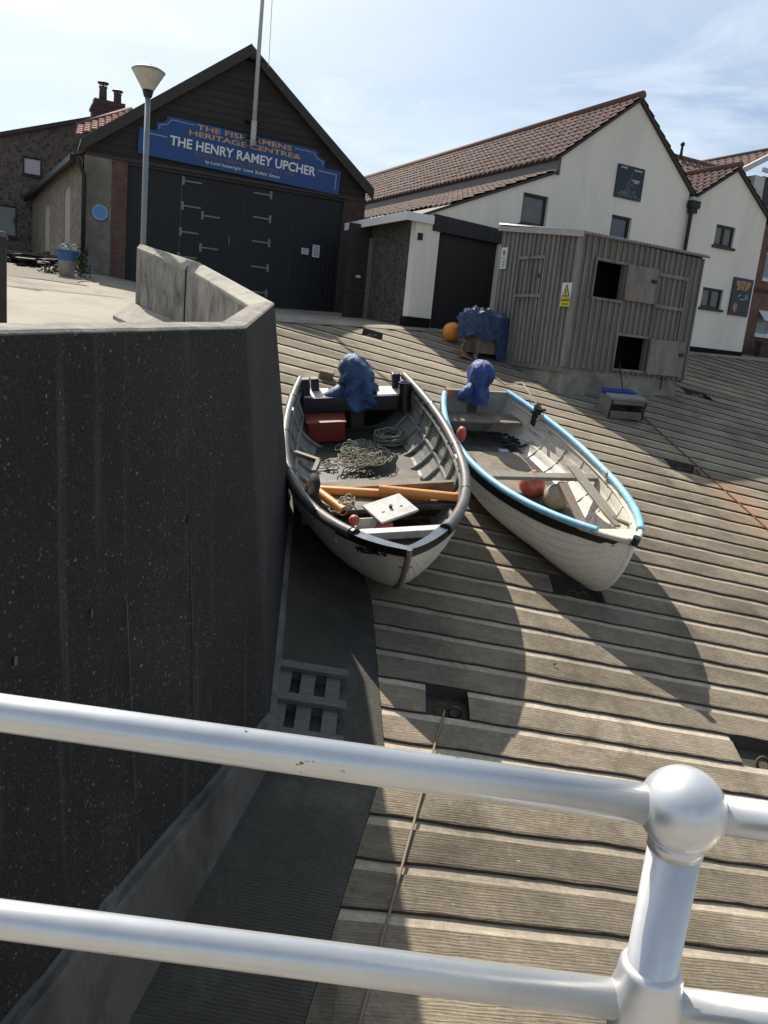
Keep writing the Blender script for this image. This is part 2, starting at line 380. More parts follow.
M['iron'] = mat('black_iron', (.02, .02, .02), (.012, .012, .012), 8, .5, metal=.2)
M['hinge'] = mat('galvanised_hinge', (.30, .30, .29), (.2, .2, .195), 12, .5, metal=.3)
M['blue'] = mat('sign_blue', (.012, .065, .235), (.010, .052, .19), 2, .45, .05)
M['gold'] = mat('gold_letters', (.68, .36, .15), (.56, .29, .12), 5, .5)
M['dgold'] = mat('dim_gold_letters', (.30, .20, .09), (.22, .15, .07), 5, .5)
M['letter'] = mat('white_letters', (.82, .84, .78), (.74, .76, .7), 5, .5)
M['line'] = mat('pale_blue_line', (.42, .52, .62), (.34, .44, .54), 5, .5)
M['plaque'] = mat('plaque_blue', (.10, .33, .60), (.08, .28, .52), 4, .4)
M['pole'] = mat('painted_lamp_pole', (.30, .33, .35), (.22, .245, .26), 6, .5, metal=.1)
M['flag'] = mat('white_pole', (.50, .50, .48), (.36, .36, .35), 7, .5)
M['lampcone'] = mat('frosted_lamp_cone', (.62, .58, .52), (.50, .47, .42), 8, .4)
M['batten'] = mat('grey_timber', (.30, .275, .25), (.185, .17, .155), 7, .85, .4, .008, stretch=(3, 3, .3), grime=(.12, .11, .10), gscale=1.2)
M['board'] = mat('grey_timber_boards', (.205, .19, .175), (.13, .12, .11), 7, .85, .4, .008, stretch=(3, 3, .3))
M['hatch'] = mat('worn_hatch_door', (.30, .265, .225), (.20, .175, .15), 5, .8, .3, stretch=(1, 1, .5), grime=(.14, .125, .11), gscale=2.5)
M['dark'] = mat('dark_interior', (.03, .027, .024), (.018, .016, .015), 4, .9)
M['corr'] = mat('corrugated_sheet', (.42, .42, .42), (.30, .30, .30), 3, .5, metal=.4)
M['yellow'] = mat('sign_yellow', (.78, .68, .03), (.7, .6, .03), 4, .45)
M['paper'] = mat('sign_white', (.66, .68, .66), (.58, .60, .58), 4, .5)
M['ink'] = mat('sign_ink', (.02, .02, .022), (.015, .015, .016), 4, .6)
def alu():
    m, nt, b = newmat('silver_railing_paint'); v = coords(nt)
    f = noisef(nt, v, 9, 6, .7); f2 = noisef(nt, v, 75, 5, .8)
    c = ramp(nt, f, [(.3, (.70, .70, .70)), (.7, (.82, .81, .79))])
    ch = ramp(nt, noisef(nt, coords(nt, (.6, 1, 1)), 48, 4, .65), [(.705, g(0)), (.73, g(1))])
    c = mixc(nt, ch, c, (.16, .13, .10))
    L(nt, c, b.inputs['Base Color']); b.inputs['Metallic'].default_value = .62
    L(nt, ramp(nt, f, [(.3, g(.29)), (.7, g(.38))]), b.inputs['Roughness']); bump(nt, b, f2, .035, .002); return m
M['alu'] = alu()
M['cable'] = mat('tan_cable', (.36, .29, .20), (.24, .19, .14), 20, .85, .5)  # pale tan base colour
M['rust'] = mat('rusty_iron', (.20, .10, .05), (.09, .05, .03), 20, .85, .5)
M['wood'] = mat('worn_wood', (.30, .235, .165), (.18, .14, .10), 6, .8, .4, .006, stretch=(4, .6, 1), grime=(.12, .095, .075))
M['woodgrey'] = mat('grey_wood', (.33, .30, .25), (.20, .18, .15), 6, .85, .4, .006, stretch=(5, .5, 1))
M['pallet'] = mat('pallet_wood', (.20, .195, .185), (.11, .105, .10), 8, .85, .4, stretch=(1, 5, 1))

# ------------------------------------------------------------------ terrain heights
SX, SY, H0 = -.1148, .2615, 4.6
UA = (sin(R(65)), cos(R(65))); WB = (-sin(R(25)), cos(R(25)))
def slipz(x, y): return -H0+SX*x+SY*y
def ab(x, y): return x*UA[0]+y*UA[1], x*WB[0]+y*WB[1]
def xy(a, b): return a*UA[0]+b*WB[0], a*UA[1]+b*WB[1]
def bb(a): return min(17.25, max(16.45, 16.6+.1*(a-4.9)))
def upz(a, b):
    zp = -.1+.118*(b-13.4)
    if b > 21.7: zp = .88+.03*(b-21.7)
    x, y = xy(a, bb(a)); e = slipz(x, y); za = e+.012+.06*(b-bb(a)) if b < 21.7 else e+.28+.03*(b-21.7)
    t = min(1, max(0, (a-1.2)/5)); t = t*t*(3-2*t)
    if b < bb(a): t = 0
    return zp*(1-t)+za*t

# groove pattern on the slip: level sets of phi
CO = (22.6537, .49733, -3.04577, -.050759, .033118)
def Yn(x, n):
    a = CO[4]; b = CO[2]+CO[3]*x; c = CO[0]+CO[1]*x-n
    return (-b-math.sqrt(max(b*b-4*a*c, 0)))/(2*a)
def xleft(y):
    if y < 5.62: return .2+.178*(y-5.62)
    if y < 7.7: return .2-.11*(y-5.62)
    return -.03-.26*(y-7.7)
def xleft_up(y):
    if y < 12.87: return -1.42-.743*(y-9.4)
    return -4.0
PITS = [((447, 690), .19), ((372, 336), .22), ((684, 468), .26), ((770, 757), .30), ((578, 592), .30), ((697, 394), .30)]
def slip_hit(px, py):
    r = ray(px, py); t = -H0/(r.z-SX*r.x-SY*r.y); return r*t
pits = []
for (px, py), w in PITS:
    q = slip_hit(px, py); ph = CO[0]+CO[1]*q.x+CO[2]*q.y+CO[3]*q.x*q.y+CO[4]*q.y*q.y
    pits.append((math.floor(ph), q.x-w, q.x+w, q))
def make_slip():
    mb = MB(); mb.uv = []
    prof = [(0.0, -.028, 1), (.035, -.028, 1), (.15, -.027, 1), (.235, -.023, 1), (.26, -.009, 0), (.28, -.008, 0), (.6, -.004, 0), (.965, -.001, 0), (1.0, -.006, 0), (1.0, -.028, 0)]
    DX = .11
    for n in range(-46, 27):
        y0 = Yn(-.5, n)
        up = y0 > 10.9
        fl = xleft_up if up else xleft
        xs = [j*DX for j in range(int(19/DX))]
        for (pn, a, b, q) in pits:
            if pn == n: xs += ['pit', a, b]
        base = fl(Yn(fl(y0), n))
        cols = []
        plain = [v for v in xs if not isinstance(v, str)]
        if 'pit' in xs:
            i = xs.index('pit'); reg = xs[:i]; xl = sorted([base+v for v in reg]+[e for p in pits if p[0] == n for e in (p[1]-.001, p[1]+.001, p[2]-.001, p[2]+.001)])
            xl = [v-base for v in xl]
        else: xl = xs
        rows = []
        for (t, dz, mm) in prof:
            row = []
            for off in xl:
                x = base+off
                nn = n+t
                y = Yn(x, nn)
                if off < .001:
                    for _ in range(4): x = fl(y); y = Yn(x, nn)
                e = .012*noise.noise((x*2.3, nn*5.1, 3.3))+.009*noise.noise((x*9, nn*3.1, 1.7))+.022*max(0, noise.noise((x*4.1, nn*7.3, 8.8))-.33)
                yy = y-(e if t in (0.0, 1.0) else e*.4)
                z = slipz(x, yy)+dz+.004*noise.noise((x*3, yy*3, 9.2))
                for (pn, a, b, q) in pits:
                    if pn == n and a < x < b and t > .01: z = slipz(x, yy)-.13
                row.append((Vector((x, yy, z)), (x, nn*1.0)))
            rows.append(row)
        o = len(mb.v); w = len(xl)
        for row in rows:
            for p, u in row: mb.v.append(p); mb.uv.append(u)
        for i in range(len(prof)-1):
            for j in range(w-1):
                p = (rows[i][j][0]+rows[i+1][j+1][0])/2
                a_, b_ = ab(p.x, p.y)
                if b_ > bb(a_)+.02 or p.y < .7: continue
                mi = 2 if i == len(prof)-2 else (1 if (prof[i][2] and prof[i+1][2]) else 0)  # riser takes the dark pit tone, painting the groove shadow deeper
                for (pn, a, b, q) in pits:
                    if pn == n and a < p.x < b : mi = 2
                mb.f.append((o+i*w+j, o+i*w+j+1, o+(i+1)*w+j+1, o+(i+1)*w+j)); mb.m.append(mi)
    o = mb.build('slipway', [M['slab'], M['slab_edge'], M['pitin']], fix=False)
    return tag(o, kind='structure')
make_slip()
# smooth strip at the foot of the wall
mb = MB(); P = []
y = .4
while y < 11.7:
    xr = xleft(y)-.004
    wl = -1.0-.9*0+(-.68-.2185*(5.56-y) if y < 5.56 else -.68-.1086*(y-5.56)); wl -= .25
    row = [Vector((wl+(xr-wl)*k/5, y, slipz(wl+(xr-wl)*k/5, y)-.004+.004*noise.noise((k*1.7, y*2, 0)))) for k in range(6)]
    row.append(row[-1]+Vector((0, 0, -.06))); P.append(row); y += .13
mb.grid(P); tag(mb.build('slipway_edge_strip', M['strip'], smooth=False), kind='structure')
# bedding under the slabs
mb = MB(); mb.grid([[Vector((x, y, slipz(x, y)-.16)) for x in (-1.6, 0, 22)] for y in (.2, 8, 11.5)])
mb.grid([[Vector((x, y, slipz(x, y)-.16)) for x in (-4, 22)] for y in (11.5, 14)])
tag(mb.build('slipway_bedding', M['earth']), kind='structure')

# upper ground: apron in front of the doors and land behind, as one sheet
mb = MB(); P = []
avals = [-60, -30, -16]+[-12+.5*i for i in range(80)]+[32, 45, 80, 160]
for k in range(60):
    row = []
    for a in avals:
        b0 = bb(a)
        if k == 0: b = b0-.16; x, y_ = xy(a, b); z = slipz(x, y_)+.006 if a > -1 else upz(a, b)+.006
        elif k == 1: b = b0; x, y_ = xy(a, b); z = upz(a, b)+.006
        else:
            b = b0+(k-1)*.25 if k < 30 else b0+7.25+(k-30)**2*.5
            x, y_ = xy(a, b); z = upz(a, b)+.006
        row.append(Vector((x, y_, z+.006*noise.noise((x, y_, 1)))))
    P.append(row)
mb.grid(P); tag(mb.build('ground', M['apron'], smooth=True), kind='structure')
# raised pavement left of the wall
def wallx(y):
    pts = [(-3, -2.98), (5.12, -1.05), (8.75, -1.5), (11.08, -2.86), (12.82, -4.1), (13.0, -4.15), (30, -4.15)]
    for (a, b), (c, d) in zip(pts, pts[1:]):
        if a <= y <= c: return b+(d-b)*(y-a)/(c-a)
    return -4.15
mb = MB(); y = -6.0; P = []
while y < 22:
    x0 = wallx(max(y, -3)); row = []
    for k in range(14):
        x = x0-(k/13)**1.5*22
        a, b = ab(x, y); row.append(Vector((x, y, -.1+.118*(b-13.4))))
    row.insert(0, row[0]+Vector((.0, 0, -1.6)))
    P.append(row); y += .4
def tri_keep(f, vs):
    c = sum((vs[i] for i in f), Vector())/len(f); a, b = ab(c.x, c.y); return b < bb(a)+.15
mb.grid(P); keep = [(f, m) for f, m in zip(mb.f, mb.m) if tri_keep(f, mb.v)]
mb.f = [k[0] for k in keep]; mb.m = [k[1] for k in keep]
tag(mb.build('pavement', M['pave']), kind='structure')
# gravel yard in front of the annex: a sheet over the paving
mb = MB(); P = []
for i in range(20):
    row = []
    for j in range(16):
        a = 1.3-j*.9-.25*sin(i*1.3)*(j == 0); b = 18.0+i*.45+(.5*sin(j*.9)+.02*a if i == 0 else 0)
        x, y_ = xy(a, b); row.append(Vector((x, y_, upz(a, b)+.016+.02*noise.noise((x*3, y_*3, 0)))))
    P.append(row)
mb.grid(P); tag(mb.build('gravel', M['gravel'], smooth=False), kind='structure')
# lower ground / beach running out to the horizon on the seaward side, and promenade deck under the camera
mb = MB(); mb.grid([[Vector((x, y, -5.2)) for x in (-900, 900)] for y in (-900, 40)]); tag(mb.build('beach', M['earth']), kind='structure')
mb = MB(); mb.b2(-2.2, 9, -7, .62, -4.9, -1.56); mb.b2(-2.2, 9, .62, .72, -1.9, -1.54)
tag(mb.build('promenade', M['prom']), kind='structure')

# ------------------------------------------------------------------ retaining wall
V = Vector
def thick_wall(name, outer_top, inner_top, outer_foot, inner_foot, mw, mc, parent, lip=.045):
    n = len(outer_top); mb = MB(); cp = MB()
    def sub(a, b, k): return [a+(b-a)*i/k for i in range(k)]
    def res(L_, ks):
        out = []
        for i in range(len(L_)-1): out += sub(V(L_[i]), V(L_[i+1]), ks[i])
        return out+[V(L_[-1])]
    ks = [max(1, int((V(outer_top[i+1])-V(outer_top[i])).length/.12)) for i in range(n-1)]
    ot, it, of, nf = [res(x, ks) for x in (outer_top, inner_top, outer_foot, inner_foot)]
    N_ = len(ot); rowsO = []
    for i in range(N_):
        a, b = of[i], ot[i]-V((0, 0, lip)); r = []
        nrm = (ot[i]-it[i]); nrm.z = 0; nrm.normalize()
        for k in range(13):
            p = a+(b-a)*k/12; p = p+nrm*(.006*noise.noise(p*2.1)) if 0 < k < 12 else p
            r.append(p)
        rowsO.append(r)
    mb.grid(rowsO)
    mb.grid([[it[i]-V((0, 0, lip)), nf[i]] for i in range(N_)])
    for e in (0, N_-1): mb.add([of[e], ot[e]-V((0, 0, lip)), it[e]-V((0, 0, lip)), nf[e]], [(0, 1, 2, 3)])
    w = mb.build('wall_face', mw, parent, fix=True, autosmooth=25)
    rows = []
    for i in range(N_):
        nrm = (ot[i]-it[i]); nrm.z = 0; nrm.normalize(); j = .003*noise.noise(ot[i]*4); d = V((0, 0, 1))
        o_, i_ = ot[i]+d*j, it[i]-d*j*.5
        rows.append([o_-d*(lip+.001)-nrm*.0, o_-d*.008, o_-nrm*.012+d*.004, o_-nrm*.1+d*(.01+.004*noise.noise(ot[i]*9)), i_+nrm*.012+d*.004, i_-d*.008, i_-d*(lip+.001)])
    cp.grid(rows)
    for e in (0, -1): cp.add(rows[e], [tuple(range(7))])
    cp.build('coping', mc, parent, fix=True)
    return w
rw = thing('retaining_wall', 'tall black pebbled concrete retaining wall filling the left side, with pale coping', 'wall', (0, 0, 0))
OT = [(-2.48, -2, -.325), (-.97, 5.1, -.012), (-1.39, 8.85, .252)]
IT = [(-2.66, -1.96, -.315), (-1.135, 5.13, .0), (-1.63, 8.65, .205)]
# battered face: foot pushed outwards
FO = [(-.68-.2185*(5.56+2)+.05, -2, -5.3), (-.68, 5.56, -3.07-.15), (-1.05, 9.0, -2.2)]
FO[0] = (-.68-.2185*7.56, -2, -5.2)
IF = [(-2.66, -1.96, -2.0), (-1.135, 5.13, -1.3), (-1.63, 8.65, -.9)]
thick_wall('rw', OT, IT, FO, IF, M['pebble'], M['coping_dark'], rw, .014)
# pale footing running level along the near face
mb = MB(); P = []
def face_pt(t, z):
    """on the near battered face, t=0 at the corner going towards the camera (metres in y)"""
    y = 5.56-t; yt = 5.1-t
    foot = V((-.68-.2185*t, y, slipz(-.68-.2185*t, y))); topz = -.012-.044*t; top = V((-.97-.2126*t, yt, topz))
    k = (z-foot.z)/(top.z-foot.z); return foot+(top-foot)*k
P = []
ZF = -2.83
for i in range(60):
    t = i*.12; zt0 = ZF-.015*t+.012*noise.noise((t*5, 0, 0)); up = face_pt(t, zt0); ft = face_pt(t, slipz(-.68-.2185*t, 5.56-t)); out = V((.977, -.213, 0))
    P.append([up-out*.05+V((0, 0, .05+.02*noise.noise((t*6, 3, 0)))), up+out*.012+V((0, 0, .03*noise.noise((t*9, 1, 0)))), up+out*.055, up+out*.065-V((0, 0, .03)), ft+out*.075, ft+out*.08-V((0, 0, .15))])
mb.grid(P); mb.build('footing', M['footing'], rw)
# second seg footing: lighter damp line
mb = MB(); P = []
for i in range(28):
    t = i*.14; x = -.68-.1086*t; y = 5.56+t
    P.append([V((x-.03, y, slipz(x, y)+.16)), V((x+.02, y, slipz(x, y)+.15)), V((x+.035, y, slipz(x, y)-.05))])
mb.grid(P); mb.build('footing', M['footing'], rw)
# drain hole with lip, and formwork joints
q = ray(189, 519); 
def on_face(px, py):
    # intersect with plane through three face points
    a, b, c = face_pt(0, -1), face_pt(0, -2), face_pt(2, -1); n = (b-a).cross(c-a).normalized(); r = ray(px, py)
    return r*(a.dot(n)/r.dot(n)), n
p, n = on_face(189, 519)
if n.x < 0: n = -n
mb = MB(); mb.tube([p-n*.02, p+n*.004], .026, 14); mb.build('drain_hole', M['dark'], rw)
mb = MB()
for (x0, y0), (x1, y1) in (((191, 540), (195, 760)), ((127, 600), (136, 800))):
    p0, n0 = on_face(x0, y0); p1, _ = on_face(x1, y1)
    if n0.x < 0: n0 = -n0
    k = 14
    pts = [p0+(p1-p0)*i/k+V((0, .006*noise.noise((i, x0, 0)), 0))-n0*.001 for i in range(k+1)]
    mb.tube(pts, [.003+.003*noise.noise((i*.7, x0, 3)) for i in range(k+1)], 5)
mb.build('joint_line', M['footing'], rw)
mb = MB()
for x0, y0, s in ((16, 661, .016), (92, 614, .018), (204, 559, .011), (241, 588, .008)):
    p0, n0 = on_face(x0, y0)
    if n0.x < 0: n0 = -n0
    mb.ball(p0-n0*.001, s*.9, 10, sc=(.22, 1, 1.5))
mb.build('pale_patch', M['footing'], rw)

pw = thing('parapet_wall', 'mottled grey concrete parapet stepping up from the corner of the black wall to the lamp post', 'wall', (0, 0, 0))
OT2 = [(-1.39, 8.85, .252), (-2.79, 11.16, .75)]; IT2 = [(-1.63, 8.65, .205), (-2.93, 11.03, .67)]
FO2 = [(-1.05, 9.0, -2.3), (-2.55, 11.3, -1.8)]; IF2 = [(-1.63, 8.65, -.9), (-2.93, 11.03, -.7)]
thick_wall('p1', OT2, IT2, FO2, IF2, M['parapet'], M['coping'], pw)
d = V((-1.27, 1.71, 0)).normalized()*.008
OT3 = [tuple(V((-2.79, 11.16, .75))+d), (-4.06, 12.87, 1.04)]; IT3 = [tuple(V((-2.93, 11.03, .67))+d), (-4.17, 12.77, 1.0)]
FO3 = [(-2.55, 11.3, -1.8), (-3.85, 13.0, -1.3)]; IF3 = [(-2.93, 11.03, -.7), (-4.17, 12.77, -.5)]
thick_wall('p2', OT3, IT3, FO3, IF3, M['parapet'], M['coping'], pw)
mb = MB(); a = V((-2.9, 11.0, 0)); b = V((-4.22, 12.8, 0)); nn = V((-.8, -.6, 0))
def pz(p): A, B = ab(p.x, p.y); return -.1+.118*(B-13.4)
rows = []
for i in range(9):
    p = a+(b-a)*i/8; z = pz(p)
    rows.append([p+V((0, 0, z+.27)), p+nn*.03+V((0, 0, z+.25)), p+nn*.30+V((0, 0, z+.05)), p+nn*.31+V((0, 0, z-.1))])
mb.grid(rows); mb.add(rows[0], [(0, 1, 2, 3)]); mb.add(rows[-1], [(0, 1, 2, 3)])
mb.build('sloped_plinth', M['coping'], pw)

mb = MB(); jn = V((-2.93, 11.03, 0)); mb.beam(jn+V((-.006, -.006, -.4)), jn+V((-.006, -.006, .655)), .016, .016, up=(0, 1, 0)); mb.beam(V((-2.935, 11.025, .672)), V((-2.785, 11.165, .752)), .014, .008); mb.build('joint', M['dark'], pw)
# pier at the extreme left
q = ray(8, 326); q = q/math.hypot(q.x, q.y)*10.8
gpier = thing('gate_pier', 'weathered dark pier standing on the pavement, cut by the left edge of the photo', 'pier', (q.x-.27, q.y, -.32), az=65)
mb = MB(); mb.box((0, 0, .52), (.46, .4, 1.04)); mb.build('shaft', mat('dark_pier', (.07, .065, .06), (.035, .033, .03), 5, .85, .5, .015), gpier, bevel=.01)
mb = MB(); mb.box((0, 0, 1.07), (.5, .44, .07), taper=.85); mb.build('cap', M['footing'], gpier, bevel=.01)

# ------------------------------------------------------------------ frames for the facades
class Frame:
    def __init__(s, az_p, r, az, z=0):
        s.o = V((sin(R(az_p))*r, cos(R(az_p))*r, z)); s.az = az
        s.u = V((sin(R(az)), cos(R(az)), 0)); s.w = V((-cos(R(az)), sin(R(az)), 0))
    def px(s, x, y, d=0):
        """pixel -> (s, z) on the facade plane (d metres behind it)"""
        r = ray(x, y); o = s.o+s.w*d; t = (s.w.dot(V((o.x, o.y, 0))))/(s.w.x*r.x+s.w.y*r.y); q = r*t-s.o
        return q.x*s.u.x+q.y*s.u.y, r.z*t-s.o.z
def pantiles(origin, e, upv, width, height, mat_, parent, name='roof_tiles', cw=.235, rh=.32, trim=None):
    """pantile slope: e = eave direction, upv = up-slope direction"""
    mb = MB(); mb.uv = []; o = V(origin); e = V(e).normalized(); u = V(upv).normalized(); n = e.cross(u).normalized()
    if n.z < 0: n = -n
    nc = int(width/cw); nr = int(height/rh+.999); rh = height/nr; cw = width/nc; sub = 6
    for r in range(nr):
        for half in (0,):
            rows = []
            for (t, lift) in ((-.10, .030), (0, .034), (.0, .034), (1.0, .0)):
                row = []
                for c in range(nc*sub+1):
                    ph = c/sub*2*PI
                    h = .022*sin(ph)+.010*sin(2*ph+.6)
                    jit = .008*noise.noise((c//sub*3.1, r*2.7, 0.5))
                    hh = (r+t)*rh+jit*.6
                    row.append(o+e*(c*cw/sub)+u*min(hh, height)+n*(h+lift+jit+(.0 if t != -.10 else -.03)+.035*(1-(r == 0))*0))
                rows.append(row)
            base = len(mb.v); w = nc*sub+1
            for k, row in enumerate(rows):
                for c, p in enumerate(row): mb.v.append(p); mb.uv.append((c/sub+.001, r+.5))
            for k in (0, 2):
                for c in range(w-1): mb.f.append((base+k*w+c, base+k*w+c+1, base+(k+1)*w+c+1, base+(k+1)*w+c)); mb.m.append(0)
    # underlay
    return mb.build(name, mat_, parent, fix=False, smooth=False)
def holed_wall(name, outline, holes, mat_, parent, depth=.12, thick=.3):
    """outline / holes given as (s, z) lists; front at local y=0, reveals run back"""
    mb = MB(); loops = [[V((a, z, 0)) for a, z in outline]]+[[V((h[0], h[2], 0)), V((h[0], h[3], 0)), V((h[1], h[3], 0)), V((h[1], h[2], 0))] for h in holes]
    pts = [p for l in loops for p in l]; tris = tessellate_polygon(loops)
    mb.add([V((p.x, 0, p.y)) for p in pts], [tuple(t) for t in tris])
    n = len(outline)
    o2 = [V((a, 0, z)) for a, z in outline]; o3 = [V((a, thick, z)) for a, z in outline]
    mb.add(o2+o3, [(i, (i+1) % n, n+(i+1) % n, n+i) for i in range(n)])
    for h in holes:
        c = [(h[0], h[2]), (h[0], h[3]), (h[1], h[3]), (h[1], h[2])]
        mb.add([V((a, 0, z)) for a, z in c]+[V((a, depth+.05, z)) for a, z in c], [(i, (i+1) % 4, 4+(i+1) % 4, 4+i) for i in range(4)])
    return mb.build(name, mat_, parent)
def window(parent, h, y, fm, pm, bars=(1, 0), fw=.06, sill=True, pane2=None, name='window'):
    x0, x1, z0, z1 = h; mb = MB()
    mb.b2(x0, x1, y, y+.07, z0, z0+fw); mb.b2(x0, x1, y, y+.07, z1-fw, z1); mb.b2(x0, x0+fw, y+.001, y+.069, z0+fw, z1-fw); mb.b2(x1-fw, x1, y+.001, y+.069, z0+fw, z1-fw)
    for i in range(bars[0]):
        x = x0+(x1-x0)*(i+1)/(bars[0]+1); mb.b2(x-fw*.6, x+fw*.6, y-.004, y+.06, z0+fw, z1-fw)
    for i in range(bars[1]):
        z = z0+(z1-z0)*(i+1)/(bars[1]+1); mb.b2(x0+fw, x1-fw, y+.002, y+.055, z-fw*.4, z+fw*.4)
    w = mb.build(name, fm, parent, bevel=.004)
    if sill:
        m2 = MB(); m2.b2(x0-.06, x1+.06, -.07, y+.02, z0-.07, z0-.003); m2.build('sill', fm, w, bevel=.006)
    m3 = MB(); m3.b2(x0+.01, x1-.01, y+.03, y+.04, z0+.01, z1-.01); m3.build('pane', pm, w)
    return w

# ------------------------------------------------------------------ lifeboat house
P0 = ray(372, 318); az0 = math.degrees(math.atan2(P0.x, P0.y))
FL = Frame(az0, 23.5, 65.5)
lh = thing('lifeboat_house', 'dark weatherboarded gabled boat house with tall black double doors under a blue sign', 'boat house', FL.o, az=65.5)
XL, XR, ZE, AP = -7.74, -.5, 3.72, (-3.95, 6.72)
# gable boards
mb = MB(); mb.prism([(XL+.02, .05, 3.60), (XR, .05, 3.60), (XR, .05, 4.0), (AP[0], .05, AP[1]-.12), (XL+.02, .05, 3.84)], (0, .2, 0))
mb.build('gable_boarding', M['gable'], lh)
mb = MB(); mb.b2(XL, -7.12, 0, .4, .2, 3.597); mb.build('rendered_pier', M['render'], lh, bevel=.01)
mb = MB(); mb.b2(-7.118, -6.76, .004, .4, .2, 3.596); mb.build('brick_pier', M['brick'], lh)
mb = MB(); mb.b2(-1.12, XR, .0, .4, 0, 3.596); mb.build('brick_pier', M['brickdark'], lh)
mb = MB(); mb.b2(-6.76, -1.12, .03, .3, 3.52, 3.60); mb.b2(XL+.03, XR, -.03, .05, 3.585, 3.66); mb.build('door_lintel', M['barge'], lh, bevel=.006)
# side walls and back
mb = MB(); mb.b2(XL+.02, XL+.3, .4, 14, 0, 3.6); mb.b2(XR-.3, XR, .4, 14, 0, 3.6); mb.build('side_wall', M['annexwall'], lh)
# doors: four leaves with strap hinges
leaves = [(-6.75, -5.44), (-5.43, -3.93), (-3.92, -2.52), (-2.51, -1.13)]
hing = []
for x, yy in ((184, 180), (183, 205), (181, 231), (179, 256)): hing.append((x, yy, 1, 1))
for x, yy in ((272, 195), (271, 219), (270, 243), (268.5, 268), (267, 293)): hing.append((x, yy, -1, 2))
for x, yy in ((203, 215), (201, 247)): hing.append((x, yy, 1, 1))
for li, (a, b) in enumerate(leaves):
    mb = MB(); mb.b2(a, b, .10, .16, .3, 3.52)
    for k in range(int((b-a)/.13)+1):
        pass
    d_ = mb.build('door_leaf', M['door'], lh)
    for x, yy, sg, l in hing:
        if l == li:
            s_, z_ = FL.px(x, yy); hb = MB(); s_ = s_
            hb.b2(s_, s_+sg*.46, .085, .099, z_-.018, z_+.018); hb.b2(s_-sg*.03, s_+sg*.03, .08, .098, z_-.10, z_+.10)
            hb.build('strap_hinge', M['hinge'], d_)
    if li == 1:
        hb = MB(); hb.b2(-4.96, -4.94, .092, .099, .4, 2.72); hb.b2(-4.96, -4.1, .092, .099, 2.70, 2.72); hb.b2(-4.12, -4.10, .092, .099, .4, 2.70)
        hb.build('wicket_door', M['iron'], d_)
        s_, z_ = FL.px(229.5, 241); hb = MB(); hb.tube([(s_, .1, z_-.12), (s_, .05, z_-.1), (s_, .05, z_+.1), (s_, .1, z_+.12)], .014, 8); hb.build('handle', M['hinge'], d_)
# roof
RL = 14.0
def roofslab(x0, z0, x1, z1, y0, y1, th, m, parent, name='roof'):
    mb = MB(); mb.prism([(x0, y0, z0), (x1, y0, z1), (x1, y0, z1+th), (x0, y0, z0+th)], (0, y1-y0, 0)); return mb.build(name, m, parent)
roofslab(XL-.1, 3.84, AP[0], AP[1]-.02, -.15, RL, .07, M['lead'], lh)
roofslab(AP[0]+.002, AP[1]-.02, XR+.15, 3.90, -.15, RL, .07, M['lead'], lh)
mb = MB()
for (a, b) in (((XL-.1, 3.82), AP), (AP, (XR+.15, 3.88))):
    mb.prism([(a[0], -.19, a[1]-.2), (b[0], -.19, b[1]-.24), (b[0], -.19, b[1]+.04), (a[0], -.19, a[1]+.06)], (0, .035, 0))
mb.build('bargeboard', M['barge'], lh)
# corner downpipe
mb = MB(); mb.tube([(XL-.16, -.06, 3.5), (XL-.10, -.06, 3.3), (XL-.02, -.06, 3.1), (XL-.02, -.06, .85)], .05, 10)
mb.build('downpipe', M['iron'], lh, smooth=True)
# blue sign (a thing of its own)
sg = thing('sign_board', 'long blue signboard with gold and white lettering above the boat house doors', 'sign', FL.o-V((0, 0, .125))-FL.u*.145)
sg.rotation_euler = (0, R(1.85), R(90-65.5))
mb = MB()
mb.prism([(-6.52, -.06, 3.73), (-1.30, -.06, 3.73), (-1.30, -.06, 4.33), (-6.52, -.06, 4.33)], (0, .05, 0))
up = [(-6.12, 4.332), (-1.76, 4.332), (-1.76, 4.52), (-1.88, 4.54), (-1.97, 4.60), (-2.01, 4.70), (-2.2, 4.72), (-5.68, 4.72), (-5.87, 4.70), (-5.91, 4.60), (-6.0, 4.54), (-6.12, 4.52)]
mb.prism([(a, -.055, z) for a, z in up], (0, .04, 0))
mb.build('board', M['blue'], sg)
mb = MB()
for p, q in (((-6.40, 3.83), (-6.40, 4.24)), ((-1.42, 3.83), (-1.42, 4.24))): mb.b2(p[0]-.01, p[0]+.01, -.066, -.061, p[1], q[1])
mb.b2(-6.40, -5.85, -.066, -.0615, 4.22, 4.24); mb.b2(-1.95, -1.42, -.066, -.0615, 4.22, 4.24)
mb.b2(-5.78, -5.2, -.060, -.0565, 4.64, 4.655); mb.b2(-2.62, -2.12, -.060, -.0565, 4.64, 4.655)
for sgn, c in ((1, -6.05), (-1, -1.83)): mb.b2(c-.008, c+.008, -.06, -.0565, 4.38, 4.48); mb.beam((c, -.058, 4.48), (c+sgn*.18, -.058, 4.52), .003, .014); mb.beam((c+sgn*.18, -.058, 4.52), (c+sgn*.27, -.058, 4.645), .003, .014)
mb.build('border_line', M['line'], sg)
cx = -3.93
text('THE FISHERMENS', .165, sg, (cx+.0, -.058, 4.615), M['gold'], width=2.45, bold=.003)
text('HERITAGE\u00b7CENTRE&', .165, sg, (cx+.03, -.058, 4.45), M['gold'], width=2.9, bold=.003, ext=.004)
text('THE HENRY RAMEY UPCHER', .31, sg, (cx+.03, -.063, 4.17), M['letter'], width=3.78, bold=.006)
text('ROWING & SAILING LIFEBOAT BUILT 1894', .125, sg, (cx+.05, -.063, 3.985), M['dgold'], width=2.57)
